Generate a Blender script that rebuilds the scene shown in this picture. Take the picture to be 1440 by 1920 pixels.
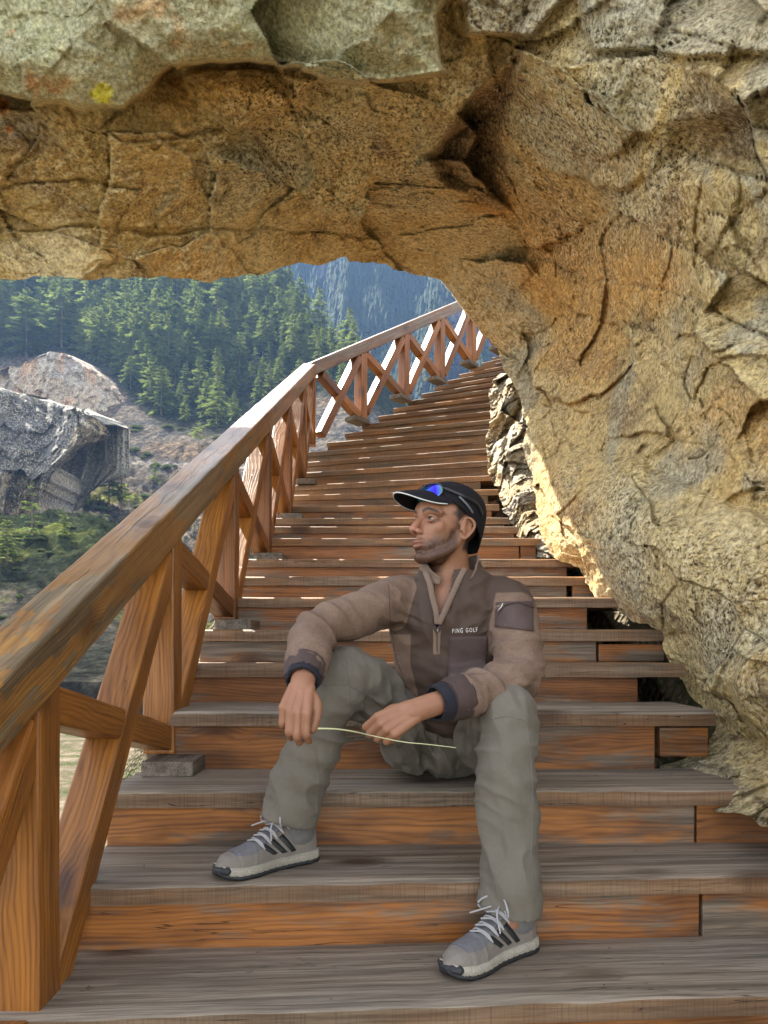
import bpy, bmesh, math, random
import numpy as np
from mathutils import Vector, Matrix, noise as mn
from mathutils.bvhtree import BVHTree
for o in list(bpy.data.objects): bpy.data.objects.remove(o)
S = bpy.context.scene
COL = S.collection
R = math.radians
# ------------------------------------------------------------ camera, sky, sun, exposure
FP, HZ = 1440.0, 1210.0                     # focal length and horizon row of the photograph, in its pixels
cam = bpy.data.cameras.new('camera'); camo = bpy.data.objects.new('camera', cam); COL.objects.link(camo)
cam.sensor_fit = 'HORIZONTAL'; cam.sensor_width = 36; cam.lens = 36
cam.shift_y = (HZ - 960) / 1440
cam.clip_start = .05; cam.clip_end = 6000
camo.location = (0, 0, 0); camo.rotation_euler = (R(90), 0, 0)
S.camera = camo
SUN = Vector((-.42, .525, .74)).normalized()
w = bpy.data.worlds.new('World'); S.world = w; w.use_nodes = True
nt = w.node_tree; bg = nt.nodes['Background']
sk = nt.nodes.new('ShaderNodeTexSky'); sk.sky_type = 'NISHITA'; sk.sun_disc = False
sk.sun_elevation = math.asin(SUN.z); sk.sun_rotation = math.atan2(SUN.x, SUN.y)
sk.altitude = 2500; sk.air_density = 1.0; sk.dust_density = 1.2
hs = nt.nodes.new('ShaderNodeHueSaturation'); hs.inputs['Saturation'].default_value = .22
nt.links.new(sk.outputs[0], hs.inputs['Color']); nt.links.new(hs.outputs[0], bg.inputs[0]); bg.inputs[1].default_value = .15
sl = bpy.data.lights.new('sun', 'SUN'); sl.energy = 4.6; sl.angle = R(.5); sl.color = (1, .93, .82)
so = bpy.data.objects.new('sun', sl); COL.objects.link(so); so.location = (-20, 25, 40)
so.rotation_euler = (-SUN).to_track_quat('-Z', 'Y').to_euler()
S.view_settings.view_transform = 'Standard'; S.view_settings.look = 'None'
S.view_settings.exposure = 2.22; S.view_settings.gamma = 1
S.cycles.max_bounces = 8; S.cycles.diffuse_bounces = 4

def P(x, y, d): return Vector(((x - 720) / FP * d, d, (HZ - y) / FP * d))

# ------------------------------------------------------------ helpers
def prop(o, label=None, cat=None, group=None, kind=None):
    if label: o['label'] = label
    if cat: o['category'] = cat
    if group: o['group'] = group
    if kind: o['kind'] = kind
    return o
def empty(name, loc, **k):
    o = bpy.data.objects.new(name, None); COL.objects.link(o); o.location = loc; o.empty_display_size = .1
    return prop(o, **k)
def adopt(o, parent, m=None):
    if parent is not None:
        o.parent = parent
        pm = Matrix.Identity(4); q = parent
        while q is not None:
            pm = (Matrix.Translation(q.location) @ q.rotation_euler.to_matrix().to_4x4() @ Matrix.Diagonal(list(q.scale) + [1])) if q.parent is None else pm
            q = q.parent
        # children are all written with their own world matrix; parent world matrices are kept in WM
        o.matrix_parent_inverse = WM.get(parent.name, pm).inverted()
    if m is not None: o.matrix_basis = m
    WM[o.name] = m if m is not None else Matrix.Identity(4)
    return o
WM = {}
def link_mesh(name, me, mats, parent=None, m=None, smooth=False):
    o = bpy.data.objects.new(name, me); COL.objects.link(o)
    for x in (mats if isinstance(mats, (list, tuple)) else [mats]): me.materials.append(x)
    if smooth: me.polygons.foreach_set('use_smooth', [True] * len(me.polygons))
    adopt(o, parent, m)
    return o
def bm_obj(name, bm, mats, parent=None, m=None, smooth=False):
    me = bpy.data.meshes.new(name); bm.to_mesh(me); bm.free()
    return link_mesh(name, me, mats, parent, m, smooth)
def np_obj(name, V, Fc, mats, parent=None, m=None, smooth=True):
    me = bpy.data.meshes.new(name); me.from_pydata([tuple(v) for v in V], [], [tuple(f) for f in Fc])
    me.update(); return link_mesh(name, me, mats, parent, m, smooth)
def quads_obj(name, V, Q, mats, parent=None, m=None, smooth=True, attrs=None, mi=None):
    V = np.asarray(V, np.float32); Q = np.asarray(Q, np.int32)
    me = bpy.data.meshes.new(name); n = len(Q); k = Q.shape[1]
    me.vertices.add(len(V)); me.vertices.foreach_set('co', V.ravel())
    me.loops.add(n * k); me.loops.foreach_set('vertex_index', Q.ravel())
    me.polygons.add(n); me.polygons.foreach_set('loop_start', np.arange(n, dtype=np.int32) * k)
    try: me.polygons.foreach_set('loop_total', np.full(n, k, np.int32))
    except Exception: pass
    me.update(calc_edges=True); me.validate()
    o = link_mesh(name, me, mats, parent, m, smooth)
    for an, arr in (attrs or {}).items():
        a = me.attributes.new(an, 'FLOAT_COLOR', 'POINT')
        c = np.ones((len(V), 4), np.float32); c[:, :arr.shape[1]] = arr; a.data.foreach_set('color', c.ravel())
    if mi is not None: me.polygons.foreach_set('material_index', np.asarray(mi, np.int32))
    return o

# ------------------------------------------------------------ node helpers
class NB:
    def __init__(s, name, rough=.6, spec=.5):
        s.m = bpy.data.materials.new(name); s.m.use_nodes = True; s.t = s.m.node_tree
        s.b = s.t.nodes['Principled BSDF']; s.b.inputs['Roughness'].default_value = rough
        s.b.inputs['Specular IOR Level'].default_value = spec
        s.tc = s.t.nodes.new('ShaderNodeTexCoord')
    def n(s, typ, **k):
        x = s.t.nodes.new('ShaderNode' + typ)
        for a, v in k.items(): setattr(x, a, v)
        return x
    def l(s, a, b): s.t.links.new(a, b)
    def val(s, sock, v):
        if hasattr(v, 'is_output') or isinstance(v, bpy.types.NodeSocket): s.l(v, sock)
        else: sock.default_value = v
    def math(s, op, a, b=0., c=None, clamp=False):
        x = s.n('Math', operation=op, use_clamp=clamp); s.val(x.inputs[0], a); s.val(x.inputs[1], b)
        if c is not None: s.val(x.inputs[2], c)
        return x.outputs[0]
    def vmath(s, op, a, b):
        x = s.n('VectorMath', operation=op); s.val(x.inputs[0], a); s.val(x.inputs[1], b); return x.outputs[0]
    def mapping(s, v, scale=(1, 1, 1), rot=(0, 0, 0), loc=(0, 0, 0)):
        x = s.n('Mapping'); s.l(v, x.inputs[0]); x.inputs['Scale'].default_value = scale
        x.inputs['Rotation'].default_value = rot; x.inputs['Location'].default_value = loc; return x.outputs[0]
    def noise(s, v, scale, detail=4, rough=.55, dist=0., out=0):
        x = s.n('TexNoise'); s.l(v, x.inputs['Vector']); x.inputs['Scale'].default_value = scale
        x.inputs['Detail'].default_value = detail; x.inputs['Roughness'].default_value = rough
        x.inputs['Distortion'].default_value = dist; return x.outputs[out]
    def vor(s, v, scale, feature='F1', rnd=1.):
        x = s.n('TexVoronoi', feature=feature); s.l(v, x.inputs['Vector']); x.inputs['Scale'].default_value = scale
        x.inputs['Randomness'].default_value = rnd; return x.outputs['Distance']
    def ramp(s, f, stops, interp='LINEAR'):
        x = s.n('ValToRGB'); s.l(f, x.inputs[0]); e = x.color_ramp.elements; x.color_ramp.interpolation = interp
        while len(e) < len(stops): e.new(.5)
        for q, (p, c) in zip(e, stops):
            q.position = p; q.color = (c if len(c) == 4 else (*c, 1)) if isinstance(c, tuple) else (c, c, c, 1)
        return x.outputs[0]
    def mix(s, f, a, b, mode='MIX'):
        x = s.n('Mix', data_type='RGBA', blend_type=mode); s.val(x.inputs[0], f)
        for i, v in ((6, a), (7, b)):
            if isinstance(v, tuple): x.inputs[i].default_value = v if len(v) == 4 else (*v, 1)
            else: s.l(v, x.inputs[i])
        return x.outputs[2]
    def attr(s, name):
        x = s.n('Attribute', attribute_name=name); return x.outputs['Color']
    def bump(s, h, strength=.3, dist=.01, prev=None):
        x = s.n('Bump'); x.inputs['Strength'].default_value = strength; x.inputs['Distance'].default_value = dist
        s.l(h, x.inputs['Height'])
        if prev is not None: s.l(prev, x.inputs['Normal'])
        s.l(x.outputs[0], s.b.inputs['Normal']); return x.outputs[0]
    def col(s, c):
        if isinstance(c, tuple): s.b.inputs['Base Color'].default_value = c if len(c) == 4 else (*c, 1)
        else: s.l(c, s.b.inputs['Base Color'])
        return s
    def rough(s, r): s.val(s.b.inputs['Roughness'], r)

def wood(name, light, dark, grey=0., greycol=(.20, .17, .14), saw=False, rough=.55, coat=0., crack=False, stain=.5):
    b = NB(name, rough)
    oi = b.n('ObjectInfo'); off = b.n('CombineXYZ')
    b.l(b.math('MULTIPLY', oi.outputs['Random'], 37.), off.inputs[0]); b.l(b.math('MULTIPLY', oi.outputs['Random'], 3.1), off.inputs[1])
    b.l(b.math('MULTIPLY', oi.outputs['Random'], 71.), off.inputs[2])
    p0 = b.tc.outputs['Object']; p = b.vmath('ADD', p0, off.outputs[0])
    # growth rings: distance from a pith line that lies beside the board, warped
    wv = b.noise(b.mapping(p, (1.1, 5, 5)), 1, 3, out=1)
    wv = b.vmath('MULTIPLY', b.vmath('SUBTRACT', wv, (.5, .5, .5)), (0, .11, .11))
    # knots push the rings aside
    kv = b.mapping(p, (2.2, 5, 5)); kd = b.vor(kv, 1.)
    knot = b.ramp(kd, [(.07, 1.), (.22, 0.)])
    kring = b.math('SINE', b.math('MULTIPLY', kd, 90.))
    q = b.vmath('ADD', p0, wv)
    sx = b.n('SeparateXYZ'); b.l(q, sx.inputs[0])
    rr = b.math('MULTIPLY_ADD', oi.outputs['Random'], .12, .03)
    yy = b.math('ADD', sx.outputs[1], rr); zz = b.math('ADD', sx.outputs[2], .09)
    rad = b.math('SQRT', b.math('ADD', b.math('MULTIPLY', yy, yy), b.math('MULTIPLY', zz, zz)))
    rad = b.math('SUBTRACT', rad, b.math('MULTIPLY', knot, .02))
    ring = b.math('MULTIPLY_ADD', b.math('SINE', b.math('MULTIPLY', rad, 620.)), .5, .5)
    ring = b.math('POWER', ring, 1.8)
    fib = b.noise(b.mapping(p, (5, 190, 190)), 1, 3, .65)
    fib2 = b.noise(b.mapping(p, (1.6, 38, 38)), 1, 4, .6)
    big = b.noise(b.mapping(p, (1.6, 5, 5)), 1, 4, .6)
    f = b.math('ADD', b.math('MULTIPLY', ring, .14 if not saw else .04), b.math('MULTIPLY', fib, .42 if not saw else .12))
    f = b.math('ADD', f, b.math('MULTIPLY', fib2, .58 if not saw else .5)); f = b.math('ADD', f, .22 if saw else .04)
    c = b.ramp(f, [(.38, light), (.60, tuple(.55 * a + .45 * d for a, d in zip(light, dark))), (.84, dark)])
    var = b.ramp(oi.outputs['Random'], [(0, (.62, .60, .60)), (.35, (1.15, 1.12, 1.05)), (.65, (.85, .88, .95)), (1, (1.3, 1.34, 1.36))])
    c = b.mix(1., c, var, 'MULTIPLY')
    st = b.ramp(big, [(.46, 0.), (.62, stain)])
    c = b.mix(st, c, tuple(x * .38 for x in dark), 'MIX')
    if grey > 0:
        gm = b.noise(b.mapping(p, (1.3, 6, 6)), 1.3, 5, .65)
        gm = b.ramp(gm, [(.5 - .42 * grey, 1.), (.5 + .62 * grey - .1, max(0., grey - .35))])
        gc = b.mix(b.ramp(fib2, [(.36, 0.), (.64, 1.)]), tuple(x * 1.35 for x in greycol), tuple(x * .5 for x in greycol)); gc = b.mix(b.ramp(fib, [(.5, 0.), (.62, .55)]), gc, tuple(x * .3 for x in greycol))
        gc = b.mix(b.ramp(ring, [(.5, 0.), (1., .35)]), gc, tuple(x * .5 for x in greycol))
        c = b.mix(gm, c, gc)
    kc = b.mix(b.ramp(kring, [(0, .2), (1, .8)]), (.045, .02, .01), tuple(x * .45 for x in dark))
    c = b.mix(b.math('MULTIPLY', knot, .85), c, kc)
    h = b.math('ADD', b.math('MULTIPLY', fib, .6), b.math('MULTIPLY', ring, .35))
    if saw:
        sw = b.noise(b.mapping(p, (230, 14, 2.5)), 1, 3, .6, .6)
        h = b.math('ADD', h, b.math('MULTIPLY', sw, 1.3))
        c = b.mix(b.ramp(sw, [(.34, .32), (.5, 0.)]), c, tuple(x * .35 for x in dark))
    # drying checks
    ck = b.noise(b.mapping(p, (1.3, 26, 26)), 1.7, 2, .5)
    ckm = b.ramp(b.math('ABSOLUTE', b.math('SUBTRACT', ck, .5)), [(.0, 1.), (.006, 0.)])
    on = b.ramp(b.noise(b.mapping(p, (1.1, 3, 3)), 1.9, 1), [(.55, 0.), (.6, 1.)])
    ckm = b.math('MULTIPLY', ckm, on)
    if crack:
        cl = b.noise(b.mapping(p, (3.5, 0.01, 0.01)), 1, 5, .6)
        s2 = b.n('SeparateXYZ'); b.l(p0, s2.inputs[0])
        e = b.math('ABSOLUTE', b.math('SUBTRACT', s2.outputs[1], b.math('MULTIPLY_ADD', cl, .07, -.035)))
        cm = b.math('MULTIPLY', b.ramp(e, [(.0016, 1.), (.0036, 0.)]), b.ramp(b.noise(b.mapping(p, (1.4, .01, .01)), 1.6, 1), [(.36, 0.), (.42, 1.)]))
        ckm = b.math('MAXIMUM', ckm, cm)
    c = b.mix(b.math('MULTIPLY', ckm, .9), c, (.012, .007, .004))
    b.col(c); h = b.math('SUBTRACT', h, b.math('MULTIPLY', ckm, 3.))
    b.bump(h, .5, .0022)
    b.rough(b.math('MULTIPLY_ADD', fib2, .3, rough - .15))
    b.b.inputs['Specular IOR Level'].default_value = .35
    if coat: b.b.inputs['Coat Weight'].default_value = coat; b.b.inputs['Coat Roughness'].default_value = .28
    return b.m
M = {}
M['riser'] = wood('riser_wood', (.37, .140, .030), (.105, .036, .012), grey=.2, greycol=(.17, .125, .085), rough=.55, coat=.0, stain=.65)
M['tread'] = wood('tread_wood', (.25, .135, .065), (.09, .045, .024), grey=.80, greycol=(.285, .245, .190), saw=False, rough=.62)
M['tread_dark'] = wood('upper_tread_wood', (.38, .190, .068), (.11, .044, .016), grey=.35, greycol=(.16, .115, .075), saw=True, rough=.6)
M['nose'] = wood('sawn_edge_wood', (.31, .150, .055), (.10, .04, .016), grey=.5, greycol=(.20, .15, .10), saw=True, rough=.62)
M['rail'] = wood('handrail_wood', (.42, .215, .055), (.13, .050, .013), grey=.10, greycol=(.20, .135, .07), rough=.42, coat=.3, crack=True, stain=.35)
M['post'] = wood('post_wood', (.39, .150, .024), (.105, .034, .008), grey=.0, rough=.45, coat=.15, stain=.4)
M['block'] = wood('block_wood', (.24, .18, .13), (.1, .07, .05), grey=.95, greycol=(.15, .125, .095), rough=.75)

# ------------------------------------------------------------ boards
def box_bm(L, W, H, bev=.006, cuts=0, jit=0., seed=0, segs=2):
    bm = bmesh.new(); bmesh.ops.create_cube(bm, size=1)
    bmesh.ops.scale(bm, vec=(L, W, H), verts=bm.verts)
    bmesh.ops.translate(bm, vec=(L / 2, 0, 0), verts=bm.verts)
    if bev: bmesh.ops.bevel(bm, geom=bm.edges[:], offset=bev, segments=segs, profile=.5, affect='EDGES')
    if cuts:
        es = [e for e in bm.edges if abs(e.verts[0].co.x - e.verts[1].co.x) > L * .6]
        bmesh.ops.subdivide_edges(bm, edges=es, cuts=cuts, use_grid_fill=True)
    if jit:
        for v in bm.verts:
            q = Vector((v.co.x * 7 + seed * 3.7, v.co.y * 9, v.co.z * 9))
            n1 = mn.noise_vector(q); n2 = mn.noise_vector(q * 4.1)
            v.co.y += jit * (n1.y + .35 * n2.y); v.co.z += jit * (n1.z + .35 * n2.z)
    return bm
def board(name, mat, parent, A, B, W, H, bev=.006, jit=.0025, up=Vector((0, 0, 1)), seed=0, cuts=None):
    A = Vector(A); B = Vector(B); x = (B - A); L = x.length; x.normalize()
    y = up.cross(x).normalized(); z = x.cross(y)
    m = Matrix((x, y, z)).transposed().to_4x4(); m.translation = A
    bm = box_bm(L, W, H, bev, int(L / .06) if cuts is None else cuts, jit, seed)
    return bm_obj(name, bm, mat, parent, m)
# ============================================================ ROCK ARCH
rng = np.random.default_rng(7)
def tps(ctrl):
    C = np.array(ctrl, float); p = C[:, :2] / 500; v = C[:, 2]
    n = len(p); r = np.linalg.norm(p[:, None] - p[None], axis=2)
    K = np.where(r > 0, r * r * np.log(r + 1e-12), 0) + np.eye(n) * .01
    A = np.zeros((n + 3, n + 3)); A[:n, :n] = K; A[:n, n] = 1; A[:n, n + 1:] = p; A[n, :n] = 1; A[n + 1:, :n] = p.T
    s = np.linalg.solve(A, np.r_[v, 0, 0, 0])
    def f(x, y):
        q = np.stack([x, y], -1) / 500; out = s[n] + q @ s[n + 1:]
        for i in range(n):
            r = np.linalg.norm(q - p[i], axis=-1); out = out + s[i] * r * r * np.log(r + 1e-12)
        return out
    return f
def hash3(ix, iy, iz):
    h = (ix * 374761393 + iy * 668265263 + iz * 2147483647 + 1274126177) & 0xffffffff
    h = ((h ^ (h >> 13)) * 1274126177) & 0xffffffff; h ^= h >> 16
    return (h & 0xffff) / 65535.0
def vnoise(p):                                   # value noise on an (n,3) array, -1..1
    i = np.floor(p).astype(np.int64); f = p - i; f = f * f * f * (f * (f * 6 - 15) + 10)
    r = 0
    for dx in (0, 1):
        for dy in (0, 1):
            for dz in (0, 1):
                wgt = (f[..., 0] if dx else 1 - f[..., 0]) * (f[..., 1] if dy else 1 - f[..., 1]) * (f[..., 2] if dz else 1 - f[..., 2])
                r = r + wgt * hash3(i[..., 0] + dx, i[..., 1] + dy, i[..., 2] + dz)
    return r * 2 - 1
def fbm(p, o=4, g=.5, ridge=False):
    a = 1.; r = 0.; q = p.copy()
    for k in range(o):
        n = vnoise(q); n = (1 - 2 * np.abs(n)) if ridge else n
        r = r + a * n; a *= g; q = q * 2.03 + 17.3
    return r
def facets(p, scale, seed, tilt=.5, step=.3):    # fractured blocks: nearest jittered cell, each with its own tilt and step; returns (height, edge distance)
    q = p / scale; i0 = np.floor(q).astype(np.int64); best = np.full(q.shape[:-1], 9.); b2 = best.copy(); H = np.zeros(q.shape[:-1])
    for dx in (-1, 0, 1):
        for dy in (-1, 0, 1):
            for dz in (-1, 0, 1):
                c = i0 + np.array((dx, dy, dz)); s = seed * 7
                j = np.stack([hash3(c[..., 0] + s, c[..., 1], c[..., 2]), hash3(c[..., 0], c[..., 1] + s + 11, c[..., 2]), hash3(c[..., 0], c[..., 1], c[..., 2] + s + 23)], -1)
                v = q - (c + j); d = np.linalg.norm(v, axis=-1)
                t = np.stack([hash3(c[..., 0] + s + 5, c[..., 1] + 3, c[..., 2]), hash3(c[..., 0] + 9, c[..., 1] + s, c[..., 2] + 2), hash3(c[..., 0] + 1, c[..., 1] + 8, c[..., 2] + s)], -1) - .5
                h = (v * t).sum(-1) * 2 * tilt + (hash3(c[..., 0] + s, c[..., 1] + s, c[..., 2] + s) - .5) * step
                cl = d < best
                b2 = np.where(cl, best, np.minimum(b2, d)); H = np.where(cl, h, H); best = np.where(cl, d, best)
    return H * scale, (b2 - best) * scale
def inpoly(x, y, poly):                          # signed distance to a polygon in its plane (positive inside)
    poly = np.array(poly, float); n = len(poly); ins = np.zeros(x.shape, bool); dm = np.full(x.shape, 1e9)
    for i in range(n):
        ax, ay = poly[i]; bx, by = poly[(i + 1) % n]
        t = np.clip(((x - ax) * (bx - ax) + (y - ay) * (by - ay)) / ((bx - ax) ** 2 + (by - ay) ** 2 + 1e-9), 0, 1)
        dm = np.minimum(dm, np.hypot(x - ax - t * (bx - ax), y - ay - t * (by - ay)))
        c = ((ay > y) != (by > y)) & (x < (bx - ax) * (y - ay) / (by - ay + 1e-9) + ax); ins ^= c
    return np.where(ins, dm, -dm)
def sstep(a, b, x):
    t = np.clip((x - a) / (b - a), 0, 1); return t * t * (3 - 2 * t)
def polyd(x, y, pts):                            # distance to an open polyline
    dm = np.full(x.shape, 1e9)
    for (ax, ay), (bx, by) in zip(pts[:-1], pts[1:]):
        t = np.clip(((x - ax) * (bx - ax) + (y - ay) * (by - ay)) / ((bx - ax) ** 2 + (by - ay) ** 2 + 1e-9), 0, 1)
        dm = np.minimum(dm, np.hypot(x - ax - t * (bx - ax), y - ay - t * (by - ay)))
    return dm

# lip of the arch with its distance, and where each lip point fans out to
LIP = [(-1200, 560, 4.2, -1500, -1100), (-500, 540, 4.35, -700, -1100), (0, 522, 4.5, -50, -1000), (100, 520, 4.5, 60, -1000), (250, 522, 4.55, 230, -1000),
       (400, 521, 4.7, 480, -1000), (480, 510, 4.8, 640, -1000), (560, 497, 5.0, 800, -1000), (640, 487, 5.1, 960, -1000), (700, 492, 5.2, 1150, -1000),
       (760, 512, 5.3, 1400, -1000), (820, 527, 5.4, 1750, -1000), (860, 555, 5.5, 2150, -900), (880, 590, 5.6, 2400, -600), (905, 625, 5.6, 2500, -300),
       (930, 655, 5.6, 2500, -50), (945, 695, 5.5, 2500, 150), (978, 745, 5.0, 2500, 330), (990, 800, 4.85, 2500, 450), (985, 860, 4.7, 2500, 560), (1000, 930, 4.5, 2500, 680),
       (1012, 1000, 4.3, 2500, 790), (1040, 1045, 4.1, 2500, 880), (1075, 1067, 4.1, 2500, 950), (1110, 1110, 3.8, 2500, 1030), (1150, 1145, 3.6, 2500, 1090),
       (1190, 1165, 3.4, 2500, 1140), (1248, 1190, 3.2, 2500, 1200), (1258, 1235, 3.05, 2500, 1250), (1268, 1280, 2.92, 2500, 1300), (1300, 1312, 2.78, 2500, 1350),
       (1335, 1345, 2.62, 2500, 1400), (1330, 1400, 2.5, 2500, 1460), (1250, 1425, 2.46, 2500, 1520), (1225, 1470, 2.40, 2500, 1580), (1330, 1520, 2.25, 2500, 1640),
       (1440, 1540, 2.08, 2500, 1720), (1800, 1600, 1.7, 2500, 1800)]
FR = [(0, 0, 3.5), (300, 0, 3.4), (700, 0, 3.3), (1060, 0, 3.1), (1440, 0, 2.5), (0, 220, 3.75), (300, 230, 3.7), (600, 220, 3.75), (850, 160, 3.5), (0, 380, 4.1), (300, 380, 4.1), (600, 370, 4.25),
      (800, 420, 4.6), (1000, 250, 3.55), (1200, 300, 3.0), (1440, 300, 2.5), (1000, 450, 4.5), (1200, 500, 3.5), (1440, 500, 2.6), (1000, 600, 5.0), (1200, 700, 3.6), (1440, 700, 2.55),
      (1080, 700, 4.5), (1100, 850, 4.1), (1300, 900, 3.1), (1440, 900, 2.6), (1150, 1050, 3.55), (1300, 1150, 2.85), (1440, 1150, 2.45), (1440, 1300, 2.32), (1400, 1420, 2.25),
      (1900, 300, 1.9), (1900, 900, 1.75), (1900, 1400, 1.6), (-700, 0, 3.4), (-700, 300, 3.8), (0, -600, 3.3), (700, -600, 3.1), (1440, -600, 2.5), (2400, -600, 1.7),
      (-1300, -1000, 3.2), (2400, 600, 1.5), (2400, 1400, 1.4), (700, -1000, 3.0), (-1200, 300, 3.7)]
depth = tps([(a, b, d) for a, b, d, _, _ in LIP] + FR)
L = np.array(LIP, float)
seg = np.r_[0, np.cumsum(np.hypot(np.diff(L[:, 0]), np.diff(L[:, 1])) ** .75)]
NS, NT = 960, 500
si = np.linspace(0, seg[-1], NS)
# denser inside the frame
wdt = np.interp((seg[:-1] + seg[1:]) / 2, (seg[:-1] + seg[1:]) / 2, np.where((L[:-1, 0] < -100) | (L[:-1, 0] > 1440), .25, 1.)) * np.diff(seg)
cs = np.r_[0, np.cumsum(wdt)]; si = np.interp(np.linspace(0, cs[-1], NS), cs, seg)
lip = np.stack([np.interp(si, seg, L[:, k]) for k in range(5)], 1)
ker = np.hanning(13); ker /= ker.sum()
for k in (3, 4): lip[:, k] = np.convolve(np.pad(lip[:, k], 40, 'edge'), np.ones(81) / 81, 'valid')
tt = np.linspace(0, 1, NT) ** 1.45
PX = lip[:, None, 0] + (lip[:, None, 3] - lip[:, None, 0]) * tt[None]
PY = lip[:, None, 1] + (lip[:, None, 4] - lip[:, None, 1]) * tt[None]
# edge of the fan should not cross the stairs: keep the fan outside the opening
D = depth(PX, PY)
D = np.maximum(D, 1.2)
# break the smooth shape into flat slabs: every slab is a plane through its own seed, a little tilted and set back or forward
Dsm = D.copy(); rsd = np.random.default_rng(21)
sxy = np.array([(x + rsd.uniform(-110, 110) + (70 if k % 2 else 0), y + rsd.uniform(-65, 65)) for k, y in enumerate(range(-1100, 1900, 165)) for x in range(-1500, 2600, 250)], float)
e_ = 40.; sd0 = depth(sxy[:, 0], sxy[:, 1]); sgx = (depth(sxy[:, 0] + e_, sxy[:, 1]) - depth(sxy[:, 0] - e_, sxy[:, 1])) / (2 * e_); sgy = (depth(sxy[:, 0], sxy[:, 1] + e_) - depth(sxy[:, 0], sxy[:, 1] - e_)) / (2 * e_)
sgx = sgx + rsd.normal(0, .00055, len(sxy)); sgy = sgy + rsd.normal(0, .00065, len(sxy)); sof = rsd.uniform(-.05, .05, len(sxy))
_b = np.stack([(PX - 720) / FP * D, D, (HZ - PY) / FP * D], -1)
qx = PX + 34 * fbm(_b * 1.1 + 3, 3) + 7 * fbm(_b * 6, 3); qy = PY + 34 * fbm(_b * 1.1 + 63, 3) + 7 * fbm(_b * 6 + 60, 3)
ca, sa_ = math.cos(R(24)), math.sin(R(24)); bst = np.full(D.shape, 1e9); bs2 = bst.copy(); bi = np.zeros(D.shape, int)
for i in range(len(sxy)):
    dx = qx - sxy[i, 0]; dy = qy - sxy[i, 1]; al = dx * ca + dy * sa_; ac = -dx * sa_ + dy * ca; dd = (al * .72) ** 2 + (ac * 1.3) ** 2; cl = dd < bst
    bs2 = np.where(cl, bst, np.minimum(bs2, dd)); bi = np.where(cl, i, bi); bst = np.where(cl, dd, bst)
D = sd0[bi] + sgx[bi] * (PX - sxy[bi, 0]) + sgy[bi] * (PY - sxy[bi, 1]) + sof[bi]
D = np.clip(D, Dsm - .28, Dsm + .28); D = Dsm * .18 + D * .82; slabE = np.sqrt(bs2) - np.sqrt(bst); D = np.maximum(D, 1.2)
B0 = np.stack([(PX - 720) / FP * D, D, (HZ - PY) / FP * D], -1)
# warp the photo plane a little so that traced edges are ragged
wx = PX + 9 * fbm(B0 * 2.1, 3) + 3 * fbm(B0 * 9, 2); wy = PY + 9 * fbm(B0 * 2.1 + 40, 3) + 3 * fbm(B0 * 9 + 40, 2)
SLAB = [(-1400, 150), (0, 178), (110, 192), (222, 207), (262, 180), (300, 150), (345, 122), (400, 113), (470, 116), (560, 128), (620, 150), (720, 153), (838, 138), (822, 90), (822, 30), (850, -20), (900, -300), (700, -1100), (-1400, -1100)]
SLAB2 = [(850, -20), (878, 20), (875, 65), (1000, 65), (1062, 0), (1120, -200), (900, -300)]
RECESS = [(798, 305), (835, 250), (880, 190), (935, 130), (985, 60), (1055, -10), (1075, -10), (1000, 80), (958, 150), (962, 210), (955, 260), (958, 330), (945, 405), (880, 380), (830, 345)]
SHELF = [(1090, 55), (1110, 95), (1195, 96), (1290, 108), (1440, 100), (1700, 60), (1700, -200), (1085, -200)]
RIGHTF = [(1240, 235), (1300, 215), (1440, 185), (1700, 150), (1700, 380), (1440, 345), (1300, 350), (1225, 330)]
BLD = [(1440, 1195), (1395, 1215), (1378, 1270), (1395, 1330), (1440, 1400), (1600, 1500), (1800, 1300), (1600, 1150)]
LOWB = [(985, 870), (1060, 850), (1190, 860), (1330, 930), (1480, 985), (1700, 1050), (1700, 1500), (1300, 1330), (1225, 1220), (1100, 1130), (1000, 1030)]
WEDGE = [(345, 160), (350, 135), (400, 120), (480, 124), (600, 150), (560, 180), (500, 215), (440, 240), (400, 215)]
sd = {k: inpoly(wx, wy, v) for k, v in dict(slab=SLAB, slab2=SLAB2, rec=RECESS, shelf=SHELF, rf=RIGHTF, bld=BLD, low=LOWB, wedge=WEDGE).items()}
ray = -1.0                                       # negative = towards the viewer, metres along the ray
off = np.zeros_like(D)
off -= .20 * sstep(-4, 9, sd['slab']) + .05 * sstep(9, 70, sd['slab'])
off += .10 * sstep(-60, -2, sd['slab']) * sstep(6, -6, sd['slab']) * sstep(250, 330, wx) * sstep(700, 600, wx)
off -= .10 * sstep(-4, 8, sd['slab2'])
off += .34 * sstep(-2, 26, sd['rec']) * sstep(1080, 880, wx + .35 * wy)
off -= .09 * sstep(-5, 7, sd['shelf']) + .03 * sstep(0, 60, sd['shelf'])
off += .10 * sstep(-5, 50, sd['rf'])
off -= .12 * sstep(-4, 12, sd['bld']) + .08 * sstep(0, 80, sd['bld'])
off -= .10 * sstep(-6, 14, sd['low']) + .16 * sstep(0, 110, sd['low'])
off -= .06 * sstep(-3, 8, sd['wedge'])
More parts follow.
